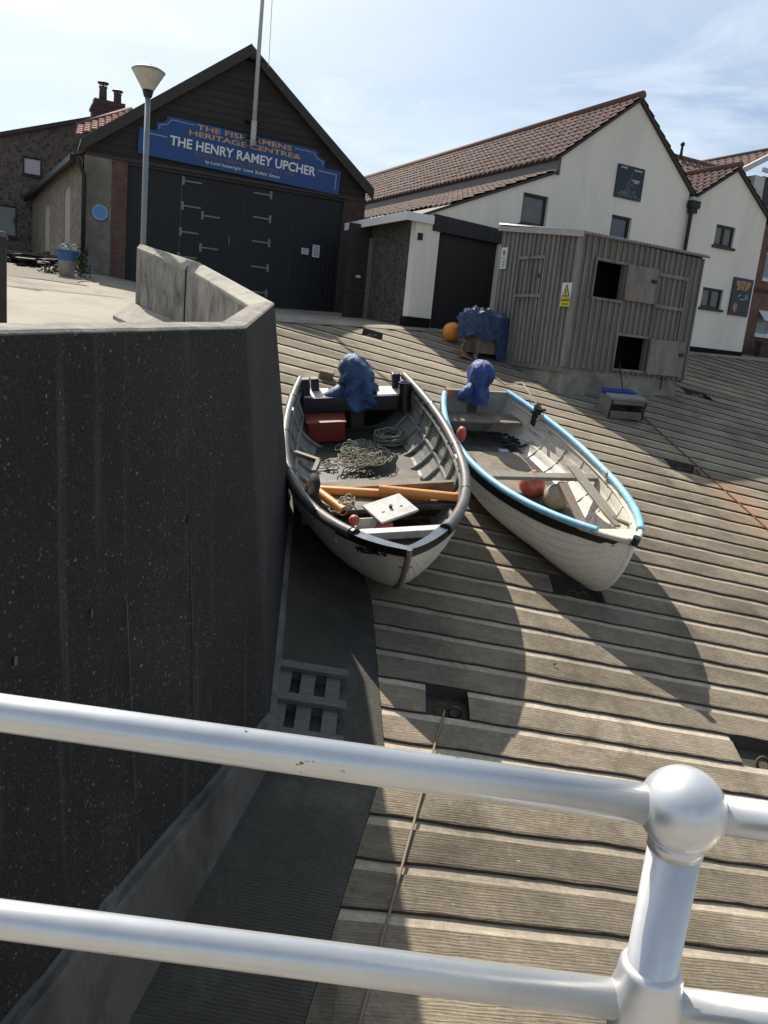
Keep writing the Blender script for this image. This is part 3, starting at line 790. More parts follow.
text("by Local boatwright  Lewis 'Buffalo' Emery", .115, sg, (cx-.0, -.063, 3.86), M['letter'], width=1.95, shear=.25)
# plaque, notices, flagpole
s_, z_ = FL.px(99.8, 212.5)
pq = thing('plaque', 'small round light blue plaque on the rendered pier beside the doors', 'plaque', FL.o+FL.u*s_+V((0, 0, z_)), az=65.5)
mb = MB(); mb.tube([(0, -.005, 0), (0, -.035, 0)], .185, 32); mb.build('disc', M['plaque'], pq)
mb = MB()
for k in range(40):
    a = 2*PI*k/40; b_ = 2*PI*(k+1)/40; mb.beam((.165*cos(a), -.037, .165*sin(a)), (.165*cos(b_), -.037, .165*sin(b_)), .004, .006)
mb.build('rim', M['letter'], pq)
for i, (x, y, w, h, lab) in enumerate(((306, 251, .2, .16, 'small landscape white notice pinned to the black right-hand door'), (317, 251, .20, .32, 'taller portrait white notice on the black door, right of the smaller one'))):
    s_, z_ = FL.px(x, y); nt_ = thing('notice', lab, 'notice', FL.o+FL.u*s_+V((0, 0, z_)), az=65.5)
    mb = MB(); mb.b2(-w/2, w/2, .085, .097, -h/2, h/2); mb.build('sheet', M['paper'], nt_)
    mb = MB()
    for k in range(3 if i == 0 else 6): mb.b2(-w*.36, w*(.36-.08*(k % 2)), .082, .0845, h*.32-k*.045, h*.32-k*.045+.015)
    mb.build('printing', M['board'], nt_)
fp = thing('flagpole', 'white flagpole fixed to the boat house gable in front of the sign', 'flagpole', FL.o, az=65.5)
mb = MB(); mb.tube([(-3.79, -.3, 4.55), (-3.775, -.3, 6.6), (-3.72, -.3, 10.5)], [.060, .050, .038], 14); mb.build('pole', M['flag'], fp, smooth=True)
mb = MB(); mb.tube([(-3.79, -.3, 4.42), (-3.79, -.3, 5.0)], .072, 14); mb.build('socket', M['whitetrim'], fp, smooth=True)
for z in (4.62, 5.02, 6.45):
    mb = MB(); mb.b2(-3.95, -3.62, -.22, .05, z-.025, z+.025); mb.build('bracket', M['iron'], fp)
mb = MB(); mb.tube([(-3.5, -.28, 6.3), (-3.52, -.3, 8), (-3.6, -.3, 10.3)], .008, 5); mb.build('halyard', M['flag'], fp)

# ------------------------------------------------------------------ side annex (stone, arched windows), flint house, chimney
an = thing('stone_annex', 'buff rubble side building with two arched shuttered windows left of the boat house', 'building', FL.o+FL.u*(XL+.02)+FL.w*.2, az=59.3)
# local x = az 59.3 (right), y = back along az -30.7
AL = 10.2
mb = MB()
# wall in the plane x=0, running back along y, eave 3.55; roof edge
wins = [(2.35, 1.0, 1.62, 3.12), (6.3, 1.05, 1.6, 3.0)]
pts = [V((0, 0, 0))]
out = [(0, .2), (AL, .2), (AL, 3.62), (0, 3.62)]
holes = []
for c, w, z0, z1 in wins:
    arc = [(c-w/2, z0), (c-w/2, z1-.2)]+[(c-w/2*cos(PI*k/8), z1-.2+.2*sin(PI*k/8)) for k in range(1, 8)]+[(c+w/2, z1-.2), (c+w/2, z0)]
    holes.append(arc)
loops = [[V((a, z, 0)) for a, z in out]]+[[V((a, z, 0)) for a, z in h] for h in holes]
allp = [p for l in loops for p in l]; tr = tessellate_polygon(loops)
mb.add([V((-.05, p.x, p.y)) for p in allp], [tuple(t) for t in tr])
for h in holes:
    n = len(h); mb.add([V((-.05, a, z)) for a, z in h]+[V((.12, a, z)) for a, z in h], [(i, (i+1) % n, n+(i+1) % n, n+i) for i in range(n)])
mb.build('wall', M['annexwall'], an)
for h, (c, w, z0, z1) in zip(holes, wins):
    mb = MB(); mb.prism([V((-.035, a, z)) for a, z in h], (.04, 0, 0)); wn = mb.build('window_shutter', mat('pale_shutter%d' % int(c), (.46, .42, .34), (.36, .33, .26), 5, .8), an)
    mb = MB(); mb.b2(-.12, .05, c-w/2-.08, c+w/2+.08, z0-.10, z0-.003); mb.build('sill', M['barge'], wn)
mb = MB(); mb.prism([(-.28, 0, 3.55), (-.28, 0, 3.63), (2.5, 0, 4.9), (2.5, 0, 4.8)], (0, AL+.1, 0)); mb.build('roof', M['tile2'], an)
mb = MB(); mb.b2(-.34, -.24, .05, AL, 3.44, 3.58); mb.build('gutter', M['iron'], an)
mb = MB(); mb.b2(-.055, .25, AL, AL+.2, 0, 4.4); mb.build('end_wall', M['flinthouse'], an)
# flint house facing us behind the yard
fh_o = an.location+V((sin(R(-30.7))*AL*.99, cos(R(-30.7))*AL*.99, 0))
FH = Frame(math.degrees(math.atan2(fh_o.x, fh_o.y)), math.hypot(fh_o.x, fh_o.y), 61)
fh = thing('flint_house', 'dark purple-brown flint house at the far left with a square reflecting window', 'house', FH.o, az=61)
tl = FH.px(0, 137); tr_ = FH.px(75, 124); 
w1 = (*[FH.px(23, 157)[0], FH.px(42, 160)[0]], FH.px(30, 175)[1], FH.px(30, 157)[1]); w2 = (FH.px(-14, 205)[0], FH.px(17, 207)[0], FH.px(5, 236)[1], FH.px(5, 205)[1])
slope = (tr_[1]-tl[1])/(tr_[0]-tl[0])
xa = tl[0]-6
holed_wall('wall', [(xa, .2), (tr_[0]+.5, .2), (tr_[0]+.5, tr_[1]+slope*.5), (xa, tl[1]-slope*6)], [w1, w2], M['flinthouse'], fh)
mb = MB(); mb.prism([(xa, -.15, tl[1]-slope*6), (tr_[0]+.5, -.15, tr_[1]+slope*.5), (tr_[0]+.5, -.15, tr_[1]+slope*.5+.14), (xa, -.15, tl[1]-slope*6+.14)], (0, 5, 0)); mb.build('roof', M['barge'], fh)
window(fh, w1, .05, M['frame'], glassy('reflecting_glass', (.45, .40, .38), .03), (0, 0), .05)
window(fh, w2, .05, M['frame'], M['pane'], (0, 0), .05)
# sunlit tile strip beyond the boat house verge
tr2 = thing('tiled_outbuilding', 'low orange pantiled roof peeping over the left verge of the boat house', 'building')
def at_r(px, py, r): q = ray(px, py); return q*(r/math.hypot(q.x, q.y))
e0 = at_r(75.5, 135, 25.4); r0_ = at_r(78, 125.5, 27.6); r1_ = at_r(131, 109.5, 29.5)
ev = r1_-r0_; uv_ = r0_-e0; og = e0
pantiles(og, ev, uv_, ev.length, uv_.length, mat('orange_pantile', (.42, .19, .12), (.28, .11, .075), 6, .8), tr2, 'roof', cw=.30, rh=.5)
mb = MB(); mb.tube([r0_, r1_], .09, 8); mb.build('ridge_tiles', M['tile2'], tr2, smooth=True)
mb = MB(); mb.prism([e0-ev*.12+V((0, .3, -.1)), e0+ev+V((0, .3, -.1)), V((e0.x+ev.x, e0.y+ev.y+.3, .5)), V((e0.x-ev.x*.12, e0.y-ev.y*.12+.3, .5))], (0, .3, 0)); mb.build('wall', M['flinthouse'], tr2)
chp = at_r(109, 106, 31)
ch = thing('chimney_stack', 'brick chimney stack with two pots rising behind the boat house', 'chimney', (chp.x, chp.y, chp.z-1.2), az=62)
mb = MB(); mb.b2(-.56, .56, -.25, .25, -3.5, 1.14); mb.b2(-.50, .50, -.22, .22, 1.14, 1.32); mb.b2(-.60, .60, -.28, .28, .95, 1.05); mb.build('stack', M['brickdark'], ch)
for x, h in ((-.20, .56), (.27, .40)):
    mb = MB(); mb.lathe([(.13, 1.32), (.12, 1.32+h*.7), (.14, 1.32+h*.72), (.14, 1.32+h*.78)], (x, 0, 0), 14); p_ = mb.build('chimney_pot', M['brick'], ch, smooth=True)
    mb = MB(); mb.lathe([(.17, 1.32+h*.92), (.19, 1.32+h), (.12, 1.32+h+.03)], (x, 0, 0), 14)
    for k in range(4): mb.b2(x+.1*cos(k*PI/2)-.012, x+.1*cos(k*PI/2)+.012, .1*sin(k*PI/2)-.012, .1*sin(k*PI/2)+.012, 1.32+h*.75, 1.32+h*.93)
    mb.build('cowl', M['iron'], p_)

# ------------------------------------------------------------------ white building (catslide gable) and its lower neighbour
FW = Frame(math.degrees(math.atan2(.0977, 19.0)), 19.0, 62)
wb = thing('white_building', 'cream rendered gabled building with long pantiled catslide roof and black garage door', 'building', FW.o, az=62)
def rect(px0, py0, px1, py1, F=FW):
    """window rectangle from a top-left and bottom-right pixel"""
    a, z1 = F.px(px0, py0); b, z0 = F.px(px1, py1); return (a, b, z0, z1)
gdoor = (.62, 2.30, .0, 2.55)
wA = (2.80, 3.56, 3.01, 3.72); wB = (5.60, 6.28, 2.98, 3.64)
out = [(0, -.3), (8.14, -.3), (8.14, 4.62), (5.93, 6.42), (3.74, 4.68), (3.66, 4.28), (0, 2.74)]
holed_wall('wall', out, [gdoor, wA, wB], M['white'], wb, .14, .25)
mb = MB(); mb.b2(-.0, .25, .25, 3.2, -.3, 2.72); mb.build('side_wall', M['flint'], wb)
mb = MB(); mb.b2(-.07, .0, 2.15, 2.27, -.1, 2.4); mb.build('door_jamb', M['board'], wb)
mb = MB(); mb.b2(8.0, 8.13, .25, 12, -.3, 4.5); mb.b2(.25, 8.0, 11.8, 12, -.3, 4.3); mb.build('back_wall', M['white'], wb)
window(wb, wA, .08, M['frame'], M['paneb'], (0, 0), .07); window(wb, wB, .08, M['frame'], M['pane'], (0, 0), .07)
mb = MB(); mb.b2(gdoor[0], gdoor[1], .12, .18, -.2, gdoor[3]); mb.build('garage_door', M['wdoor'], wb)
mb = MB(); mb.prism([(.42, -.05, 2.50), (2.34, -.05, 2.46), (2.34, -.05, 2.78), (.42, -.05, 2.86)], (0, .17, 0)); mb.build('lintel', M['wdoor'], wb)
mb = MB(); mb.b2(-.03, .6, -.03, .3, -.3, .55); mb.b2(2.32, 8.14, -.03, .1, -.3, .60); mb.build('plinth', M['plinth'], wb)
# roofs
BL = 16.5
def slope_roof(p, q, y0, y1, m, parent, name='roof_slope', clip=False):
    """p=(x,z) eave, q=(x,z) top; pantiles from y0 to y1"""
    o = V((p[0], y0, p[1])); upv = V((q[0]-p[0], 0, q[1]-p[1]))
    ob = pantiles(o, (0, 1, 0), upv, y1-y0, upv.length, m, parent, name)
    if clip:
        bm = bmesh.new(); bm.from_mesh(ob.data); kill = []
        for f in bm.faces:
            c = f.calc_center_median(); wp = FW.o+FW.u*c.x+FW.w*c.y-FL.o
            if wp.x*FL.u.x+wp.y*FL.u.y < -.2: kill.append(f)
        bmesh.ops.delete(bm, geom=kill, context='FACES'); bm.to_mesh(ob.data); bm.free(); y1 = y0+2.6
    mb = MB(); n = V((-upv.z, 0, upv.x)).normalized(); n = n if n.z > 0 else -n
    mb.prism([o-n*.08, o+upv-n*.08, o+upv-n*.02, o-n*.02], (0, y1-y0, 0)); mb.build('roof_boarding', M['barge'], ob)
    return ob
slope_roof((.0, 2.80), (3.66, 4.36), -.06, BL, M['tile'], wb, clip=True)
slope_roof((3.60, 4.66), (5.95, 6.47), -.08, BL, M['tile'], wb)
slope_roof((8.28, 4.55), (5.93, 6.46), -.08, BL, M['tile'], wb)
mb = MB(); mb.b2(3.68, 3.74, -.05, BL, 4.25, 4.68); mb.b2(-.3, .02, -.1, 3.3, 2.77, 2.79); mb.build('lead_flashing', M['lead'], wb)
mb = MB(); mb.tube([(5.94, -.1, 6.50), (5.94, BL, 6.50)], .10, 10); mb.build('ridge_tiles', M['tile2'], wb, smooth=True)
mb = MB(); mb.b2(-.33, -.28, -.12, 3.3, 2.62, 2.80); mb.b2(-.279, .38, -.12, -.08, 2.62, 2.80); mb.build('fascia', M['pvc'], wb, bevel=.005)
mb = MB(); mb.b2(.05, .17, -.035, -.002, 2.25, 2.4); mb.build('wall_lamp', M['iron'], wb)
# side door between the two buildings
mb = MB(); mb.b2(-.62, -.001, 2.27, 2.35, 0, 2.7); sd_ = mb.build('side_door', M['bdoor'], wb)
mb = MB(); mb.b2(-.36, -.24, 2.245, 2.265, 1.42, 1.48); mb.build('door_plate', M['paper'], sd_)
mb = MB(); mb.b2(-.62, -.02, 2.24, 2.268, 1.08, 1.15); mb.build('rail', M['barge'], sd_)
# downpipe with hopper
mb = MB(); mb.b2(8.08, 8.40, -.20, -.03, 4.18, 4.36); mb.b2(8.13, 8.35, -.17, -.03, 4.05, 4.18); mb.tube([(8.2, -.1, 4.1), (8.2, -.1, .3)], .052, 10); mb.build('downpipe', M['iron'], wb)
mb = MB(); mb.b2(8.15, 8.42, -.14, -.03, 4.37, 4.46); mb.build('gutter_end', M['whitetrim'], wb)

w2b = thing('gabled_annexe', 'narrower cream gabled annexe right of the white building with two small black windows', 'building', FW.o, az=62)
wC = (9.34, 10.10, 3.40, 3.95); wD = (9.24, 10.06, 1.72, 2.26)
holed_wall('wall', [(8.143, -.3), (11.26, -.3), (11.26, 4.42), (9.76, 5.40), (8.143, 4.40)], [wC, wD], M['white'], w2b, .14, .25)
window(w2b, wC, .06, M['frame'], M['paneb'], (1, 0), .065); window(w2b, wD, .06, M['frame'], M['paneb'], (1, 0), .065)
mb = MB(); mb.b2(8.143, 11.262, -.028, .1, -.3, .62); mb.build('plinth', M['plinth'], w2b)
mb = MB(); mb.b2(11.0, 11.26, .25, 8, -.3, 4.4); mb.build('side_wall', M['white'], w2b)
slope_roof((8.30, 4.52), (9.78, 5.50), -.08, 9, M['tile'], w2b)
slope_roof((11.5, 4.30), (9.76, 5.50), -.08, 9, M['tile'], w2b)
mb = MB(); mb.tube([(9.77, -.1, 5.54), (9.77, 9, 5.54)], .09, 10); mb.build('ridge_tiles', M['tile2'], w2b, smooth=True)

# pictures on the white walls (generic, own marks)
def poster(h, label, deco):
    a, b, z0, z1 = h; t = thing('poster', label, 'poster', FW.o+FW.u*((a+b)/2)+V((0, 0, (z0+z1)/2)), az=62); w, hh = (b-a)/2, (z1-z0)/2
    mb = MB(); mb.b2(-w, w, -.045, -.002, -hh, hh); mb.build('board', mat('poster_navy', (.014, .022, .04), (.01, .014, .026), 3, .4), t)
    deco(t, w, hh); return t
def deco1(t, w, h):
    random.seed(3); mb = MB(); pm = mat('chalk_grey', (.30, .33, .34), (.16, .18, .19), 14, .7)
    for i in range(230):
        z = random.random()**1.5; half = w*.86*(1-z)**1.9+.02; x = random.uniform(-half, half)+.03*z
        s = random.uniform(.006, .016)*(1.4-z); zz = -h*.88+z*h*1.55
        mb.box((x, -.048-.001*(i % 3), zz), (s*.9, .003, s*2.6), Matrix.Rotation(random.uniform(-.7, .7), 3, 'Y'))
    mb.build('spire_drawing', pm, t)
    for x0, x1, z in ((-.8, -.35, .84), (.2, .8, .80), (.15, .7, .18), (.3, .62, .06)):
        mb = MB(); mb.b2(w*x0, w*x1, -.05, -.046, h*z-.02, h*z+.02); mb.build('lettering', M['line'], t)
poster((5.54, 6.43, 4.06, 4.84), 'dark poster with a pale spire drawing high on the white gable wall', deco1)
def deco2(t, w, h):
    for i, (tx, z, s) in enumerate((('HERRING', .70, .20), ('BONES', .50, .20))): pass
    text('MUSEUM', .2, t, (0, -.048, h*.70), M['gold'], width=w*1.4, bold=.004)
    text('SHOP', .2, t, (0, -.048, h*.48), M['gold'], width=w*1.2, bold=.004)
    mb = MB(); mb.b2(-w*.1, w*.35, -.05, -.046, -h*.14, -h*.09); mb.beam((-w*.35, -.048, .02*h), (-w*.05, -.048, .12*h), .003, .03)
    for a, b_, c, d in ((.4, .62, .1, .14), (.4, .62, -.1, -.06), (.38, .44, -.06, .1), (.58, .64, -.06, .1)): mb.b2(w*a, w*b_, -.05, -.046, h*c, h*d)
    mb.build('drawing', M['line'], t)
    mb = MB(); mb.ball((-w*.45, -.04, -h*.55), .10, 14, sc=(1, .12, 1.25)); mb.ball((-w*.42, -.04, -h*.75), .06, 10, sc=(1, .12, 1.3)); mb.build('figure', mat('poster_peach', (.55, .32, .22), (.42, .22, .15), 8, .6), t)
p2 = poster((10.36, 11.16, 1.62, 2.66), 'tall navy poster with orange lettering at the right end of the white annexe', deco2)
# ------------------------------------------------------------------ houses behind on the right
FB = Frame(math.degrees(math.atan2(11.16, 26.77)), 29.0, 62)
bh = thing('brick_house', 'red brick house with white windows at the far right edge', 'house', FB.o, az=62)
w1 = (.32, 1.7, 1.28, 2.08); w2 = (.18, 1.4, 3.02, 3.84)
holed_wall('wall', [(-.55, -.2), (5, -.2), (5, 4.9), (-.55, 4.9)], [w1, w2], M['brick2'], bh)
w_ = window(bh, w1, .05, M['pvc'], M['net'], (1, 0), .06); window(bh, w2, .05, M['pvc'], M['net'], (1, 0), .06)
mb = MB(); mb.prism([(.32, .02, 2.06), (.32, -.30, 1.74), (1.0, -.30, 1.74), (1.0, .02, 2.06)], (0, .03, 0)); mb.build('open_casement', M['pvc'], w_)
mb = MB(); mb.b2(-.56, 5, -.05, .0, 2.62, 2.72); mb.b2(-.5, 5, -.3, .0, 4.86, 4.98); mb.build('string_course', M['brickdark'], bh)
mb = MB(); mb.b2(-.55, -.25, .3, 8, -.2, 4.8); mb.build('side_wall', M['brick2'], bh)
mb = MB(); z0 = 4.95
mb.b2(-1.0, -.55, -.02, .35, z0, 5.95); mb.b2(-1.05, 2.6, -.32, -.26, 6.0, 6.12); mb.build('dormer_cheek', M['whitetrim'], bh)
mb = MB(); mb.b2(-.55, 4.5, .05, .35, z0, 6.0); mb.build('dormer_front', M['frame'], bh)
FBw = FB.w; FBu = FB.u; r1_ = at_r(790, 147, 29.5); upv = FBu*3.2+V((0, 0, 1.75))
o_ = bh.matrix_basis.inverted()
bpy.context.view_layer.update(); MI = bh.matrix_world.inverted(); M3 = MI.to_3x3()
pantiles(MI @ (r1_-upv), M3 @ FBw, M3 @ upv, 11, upv.length, M['tile2'], bh, 'roof', cw=.3, rh=.38)
mb = MB(); mb.beam(MI @ (r1_-upv+V((0, 0, .02))), MI @ (r1_+V((0, 0, .02))), .10, .16); mb.build('bargeboard', M['whitetrim'], bh)
mb = MB(); mb.tube([MI @ r1_, MI @ (r1_+FBw*11)], .1, 8); mb.build('ridge_tiles', M['tile2'], bh, smooth=True)
lw = thing('garden_wall', 'low brown brick garden wall in front of the red brick house', 'wall', FB.o, az=62)
mb = MB(); mb.b2(-.4, 5, -.9, -.68, -.1, 1.0); mb.build('wall', M['brickdark'], lw)
mb = MB(); mb.b2(-.42, 5, -.93, -.65, 1.0, 1.06); mb.build('coping', M['brick'], lw)
fr2 = thing('hipped_house', 'small dark tiled roof with a black finial behind the white gable', 'house', (0, 0, 0))
u0 = at_r(674, 156.5, 27); upv = FBw*2.2+V((0, 0, 1.7))
pantiles(u0-upv, FBu, upv, 2.4, upv.length, M['tile2'], fr2, 'roof', cw=.3, rh=.38)
a_, b_ = u0-upv+FBw*.3, u0-upv+FBu*1.3+FBw*.3
mb = MB(); mb.prism([a_, b_, V((b_.x, b_.y, 0)), V((a_.x, a_.y, 0))], FBw*.3); mb.build('wall', M['brick2'], fr2)
mb = MB(); mb.tube([u0, u0+FBu*2.4], .09, 8); mb.build('ridge_tiles', M['tile2'], fr2, smooth=True)
mb = MB(); mb.tube([u0+V((.2, 0, 0)), u0+V((.2, 0, .42))], [.05, .03], 8); mb.ball(u0+V((.2, 0, .36)), .07, 10); mb.build('finial', M['iron'], fr2)

# ------------------------------------------------------------------ timber shed on the slip
FS = Frame(math.degrees(math.atan2(3.24, 16.12)), math.hypot(3.24, 16.12), 58)
sh = thing('timber_shed', 'grey timber batten-clad shed on a concrete plinth with two open hatches', 'shed', FS.o, az=58)
SW, SD = 3.76, 2.6
holes = [(.49, 1.33, 1.20, 1.89), (1.41, 2.35, -.14, .52)]
holed_wall('front_boards', [(0, -.2), (SW, -.27), (SW, 2.30), (0, 2.33)], holes, M['board'], sh, .05, .03)
mb = MB(); mb.b2(0, .03, .0, SD, -.3, 2.33); mb.prism([(0, .0, 2.33), (0, SD, 2.33), (0, SD, 2.57)], (.03, 0, 0)); mb.b2(SW-.03, SW, .03, SD, -.3, 2.4); mb.b2(.03, SW, SD-.03, SD, -.3, 2.5)
mb.build('side_boards', M['board'], sh)
sh.scale = (.952, .93, 1)
# battens, front (local y=0 plane facing -y) and left side (x=0 plane facing -x)
mb = MB(); x = .02
def inh(x, z): return any(h[0]-.03 < x < h[1]+.03 and h[2]-.02 < z < h[3]+.02 for h in holes)
while x < SW:
    w = .045; segs = [(-.2-.02*x/1, 2.31)]
    for h in holes:
        if h[0]-.03 < x < h[1]+.03:
            segs = [(a, b) for s0, s1 in segs for a, b in ((s0, h[2]-.02), (h[3]+.02, s1)) if b-a > .05]
    for a, b in segs: mb.b2(x-w/2, x+w/2, -.032-.004*random.random(), -.001, a+random.uniform(-.01, .01), b)
    x += .172+random.uniform(-.012, .012)
mb.build('front_battens', M['batten'], sh)
mb = MB(); y = .03
while y < SD:
    mb.b2(-.032-.004*random.random(), -.001, y-.022, y+.022, -.2 if y < 1.6 else -.05, 2.33+.24*y/SD-.02); y += .152+random.uniform(-.01, .01)
mb.build('side_battens', M['batten'], sh)
mb = MB(); mb.b2(-.045, .05, -.045, -.034, -.2, 2.33); mb.b2(-.045, -.034, -.034, .06, -.2, 2.33); mb.build('corner_post', M['batten'], sh)
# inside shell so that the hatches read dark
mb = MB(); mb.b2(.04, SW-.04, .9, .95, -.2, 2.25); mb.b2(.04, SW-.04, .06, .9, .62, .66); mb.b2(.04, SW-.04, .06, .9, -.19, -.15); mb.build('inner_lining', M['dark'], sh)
# hatch frames and swung-open doors lying against the boards
for h, (d0, d1, z0, z1) in zip(holes, ((1.36, 2.28, 1.22, 1.92), (2.40, 3.55, -.20, .54))):
    mb = MB(); mb.b2(h[0]-.04, h[1]+.03, -.05, -.003, h[3], h[3]+.05); mb.b2(h[0]-.04, h[1]+.03, -.055, -.003, h[2]-.05, h[2]); mb.b2(h[0]-.045, h[0], -.05, -.003, h[2], h[3]); fr0 = mb.build('hatch_frame', M['batten'], sh)
    mb = MB(); mb.b2(d0, d1, -.10, -.045, z0, z1); dd = mb.build('hatch_door', M['hatch'], sh, bevel=.005)
    mb = MB(); mb.b2(d1-.18, d1-.04, -.13, -.101, (z0+z1)/2+.06, (z0+z1)/2+.13) ; mb.build('latch', M['iron'], dd)
# closed batten doors
mb = MB(); mb.b2(2.30, 3.33, -.062, -.038, 1.80, 1.87); mb.b2(2.34, 3.27, -.062, -.038, 1.17, 1.24); mb.b2(3.28, 3.33, -.058, -.037, .4, 1.9); mb.build('batten_door', M['batten'], sh)
mb = MB(); mb.b2(-.062, -.038, .96, 1.83, 1.88, 1.94); mb.b2(-.062, -.038, .96, 1.86, 1.12, 1.18); mb.b2(-.056, -.037, 1.82, 1.86, .2, 1.9); mb.b2(-.056, -.037, .95, .99, .2, 1.9); sdr = mb.build('batten_door', M['batten'], sh)
mb = MB(); mb.b2(-.075, -.06, 1.06, 1.10, 1.5, 1.58); mb.build('latch', M['iron'], sdr)
# plinth
mb = MB(); mb.prism([(.06, .05, -.20), (SW-.12, .05, -.27), (SW-.12, .05, -.8), (.06, .05, -1.0)], (0, SD-.1, 0)); mb.build('plinth', M['conc'], sh, bevel=.01)
# corrugated roof
mb = MB(); P = []
for (yy, z) in ((-.13, 2.33), (SD+.1, 2.64)):
    P.append([V((-.06+i*.02, yy, z+.028*sin(i*.02/.10*2*PI)+.008*i*.02)) for i in range(int((SW+.17)/.02))])
mb.grid(P); P2_ = [[p-V((0, 0, .006)) for p in r] for r in P]; mb.grid(P2_)
mb.add([p for r in (P[0], P2_[0]) for p in r], [(i, i+1, len(P[0])+i+1, len(P[0])+i) for i in range(len(P[0])-1)])
mb.build('corrugated_roof', M['corr'], sh, smooth=True)
mb = MB(); mb.prism([(-.075, -.12, 2.24), (-.075, SD+.08, 2.50), (-.075, SD+.08, 2.60), (-.075, -.12, 2.35)], (.03, 0, 0)); mb.build('verge_board', mat('pale_board', (.50, .49, .47), (.36, .35, .34), 5, .7), sh)
mb = MB(); mb.tube([(3.0, .03, -.22), (3.02, -.03, -.30), (3.0, -.04, -.5)], .018, 6); mb.tube([(1.55, -.05, .0), (1.62, -.07, -.2), (1.70, -.1, -.45), (1.74, -.12, -.6)], .012, 6); mb.build('hanging_cable', M['iron'], sh)
# signs on the shed's left wall
def side_sign(name, lab, y0, y1, z0, z1, mats, fn):
    t = thing(name, lab, 'sign', FS.o, az=58); t.scale = (.952, .93, 1); fn(t, y0, y1, z0, z1); return t
def fn1(t, y0, y1, z0, z1):
    mb = MB(); mb.b2(-.055, -.04, y0, y1, z0, z1); mb.build('panel', M['paper'], t)
    mb = MB(); c = (y0+y1)/2
    mb.b2(-.058, -.0555, c-.04, c+.04, z1-.16, z1-.06)
    for k in range(5): mb.b2(-.058, -.0555, y0+.05, y1-.05-.03*(k % 2), z1-.22-k*.045, z1-.205-k*.045)
    mb.build('printing', M['board'], t)
side_sign('notice_sign', 'narrow white notice near the back edge of the shed side', 2.28, 2.50, 1.70, 2.14, None, fn1)
def fn2(t, y0, y1, z0, z1):
    zm = z0+.17
    mb = MB(); mb.b2(-.055, -.04, y0, y1, zm, z1); mb.build('white_panel', M['paper'], t)
    mb = MB(); mb.b2(-.0555, -.04, y0, y1, z0, zm-.006); mb.build('yellow_panel', M['yellow'], t)
    c = (y0+y1)/2; w = (y1-y0)*.40
    mb = MB(); mb.prism([(-.058, c-w, zm+.015), (-.058, c+w, zm+.015), (-.058, c, z1-.02)], (.002, 0, 0)); mb.build('warning_triangle_edge', M['ink'], t)
    mb = MB(); mb.prism([(-.061, c-w*.72, zm+.035), (-.061, c+w*.72, zm+.035), (-.061, c, z1-.07)], (.002, 0, 0)); mb.build('warning_triangle', M['yellow'], t)
    text('!', .17, t, (-.063, c, zm+.085), M['ink'], xdir=(0, -1, 0), ext=.001, bold=.006)
    text('CAUTION', .075, t, (-.059, c, zm-.055), M['ink'], xdir=(0, -1, 0), ext=.001, width=(y1-y0)*.84, bold=.001)
    mb = MB(); mb.b2(-.058, -.056, y0+.05, y1-.05, z0+.035, z0+.055); mb.build('small_print', M['ink'], t)
side_sign('caution_sign', 'yellow and white CAUTION sign with a warning triangle near the shed corner', .02, .31, .95, 1.40, None, fn2)

# ------------------------------------------------------------------ street lamp
lp = ray(145.5, 170); lp = lp/math.hypot(lp.x, lp.y)*13.75
_t = ray(149, 97); zt = _t.z/math.hypot(_t.x, _t.y)*13.75; _t = ray(150, 66); ztt = _t.z/math.hypot(_t.x, _t.y)*13.75
sl = thing('street_lamp', 'slim grey lamp post with an inverted cone lantern behind the parapet', 'street lamp', (lp.x, lp.y, -.2))
zt += .2; ztt += .2
mb = MB(); mb.tube([(0, 0, 0), (0, 0, zt)], [.046, .040], 16); mb.build('pole', M['pole'], sl, smooth=True)
mb = MB(); mb.lathe([(.04, zt-.02), (.06, zt), (.085, zt+.09)], n=20); mb.build('lamp_neck', M['iron'], sl, smooth=True)
mb = MB(); mb.lathe([(.085, zt+.09), (.232, ztt-.10), (.236, ztt-.09)], n=32); mb.build('lamp_shade', M['lampcone'], sl, smooth=False)
mb = MB(); mb.lathe([(.24, ztt-.09), (.25, ztt-.075), (.17, ztt-.03), (.06, ztt-.01), (.04, ztt+.02), (.01, ztt+.03)], n=32); mb.build('lamp_cap', M['pole'], sl, smooth=True)

# ------------------------------------------------------------------ railing
BALL = V((.3385, .7535, -.4456)); rd = V((-sin(R(85.5)), cos(R(85.5)), 0)); FIT = V((BALL.x, BALL.y, -.684))
rl = thing('handrail', 'silver painted tubular railing with a ball joint crossing the foreground', 'railing', (BALL.x, BALL.y, -1.54))
def rl_(p): return V(p)-V((BALL.x, BALL.y, -1.54))
q = ray(0, 713); ql = BALL+rd*1.6
# rails fitted through the left-hand picture edge at the same height
def left_end(px, py, z0):
    r = ray(px, py); t = z0/r.z; return r*t
e1 = left_end(0, 712.5, BALL.z); e2 = left_end(0, 919, FIT.z-.002)
for c0, e in ((BALL, e1), (FIT, e2)):
    dl = (e-c0).normalized(); 
    mb = MB(); mb.tube([rl_(c0+dl*.02), rl_(c0+dl*2.0)], .0208, 32); mb.build('rail', M['alu'], rl, smooth=True)
    mb = MB(); mb.tube([rl_(c0-dl*.02), rl_(c0-dl*2.6)], .0203, 32); mb.build('rail', M['alu'], rl, smooth=True)
mb = MB(); mb.ball(rl_(BALL), .0445, 48); mb.build('ball_joint', M['alu'], rl, smooth=True)
mb = MB(); mb.tube([rl_(BALL+V((0, 0, -.03))), rl_(BALL+V((0, 0, -.046)))], [.0298, .0288], 32); mb.build('collar', M['alu'], rl, smooth=True)
mb = MB(); mb.tube([(0, 0, 0), rl_(BALL+V((0, 0, -.04)))], .0272, 32); mb.build('post', M['alu'], rl, smooth=True)
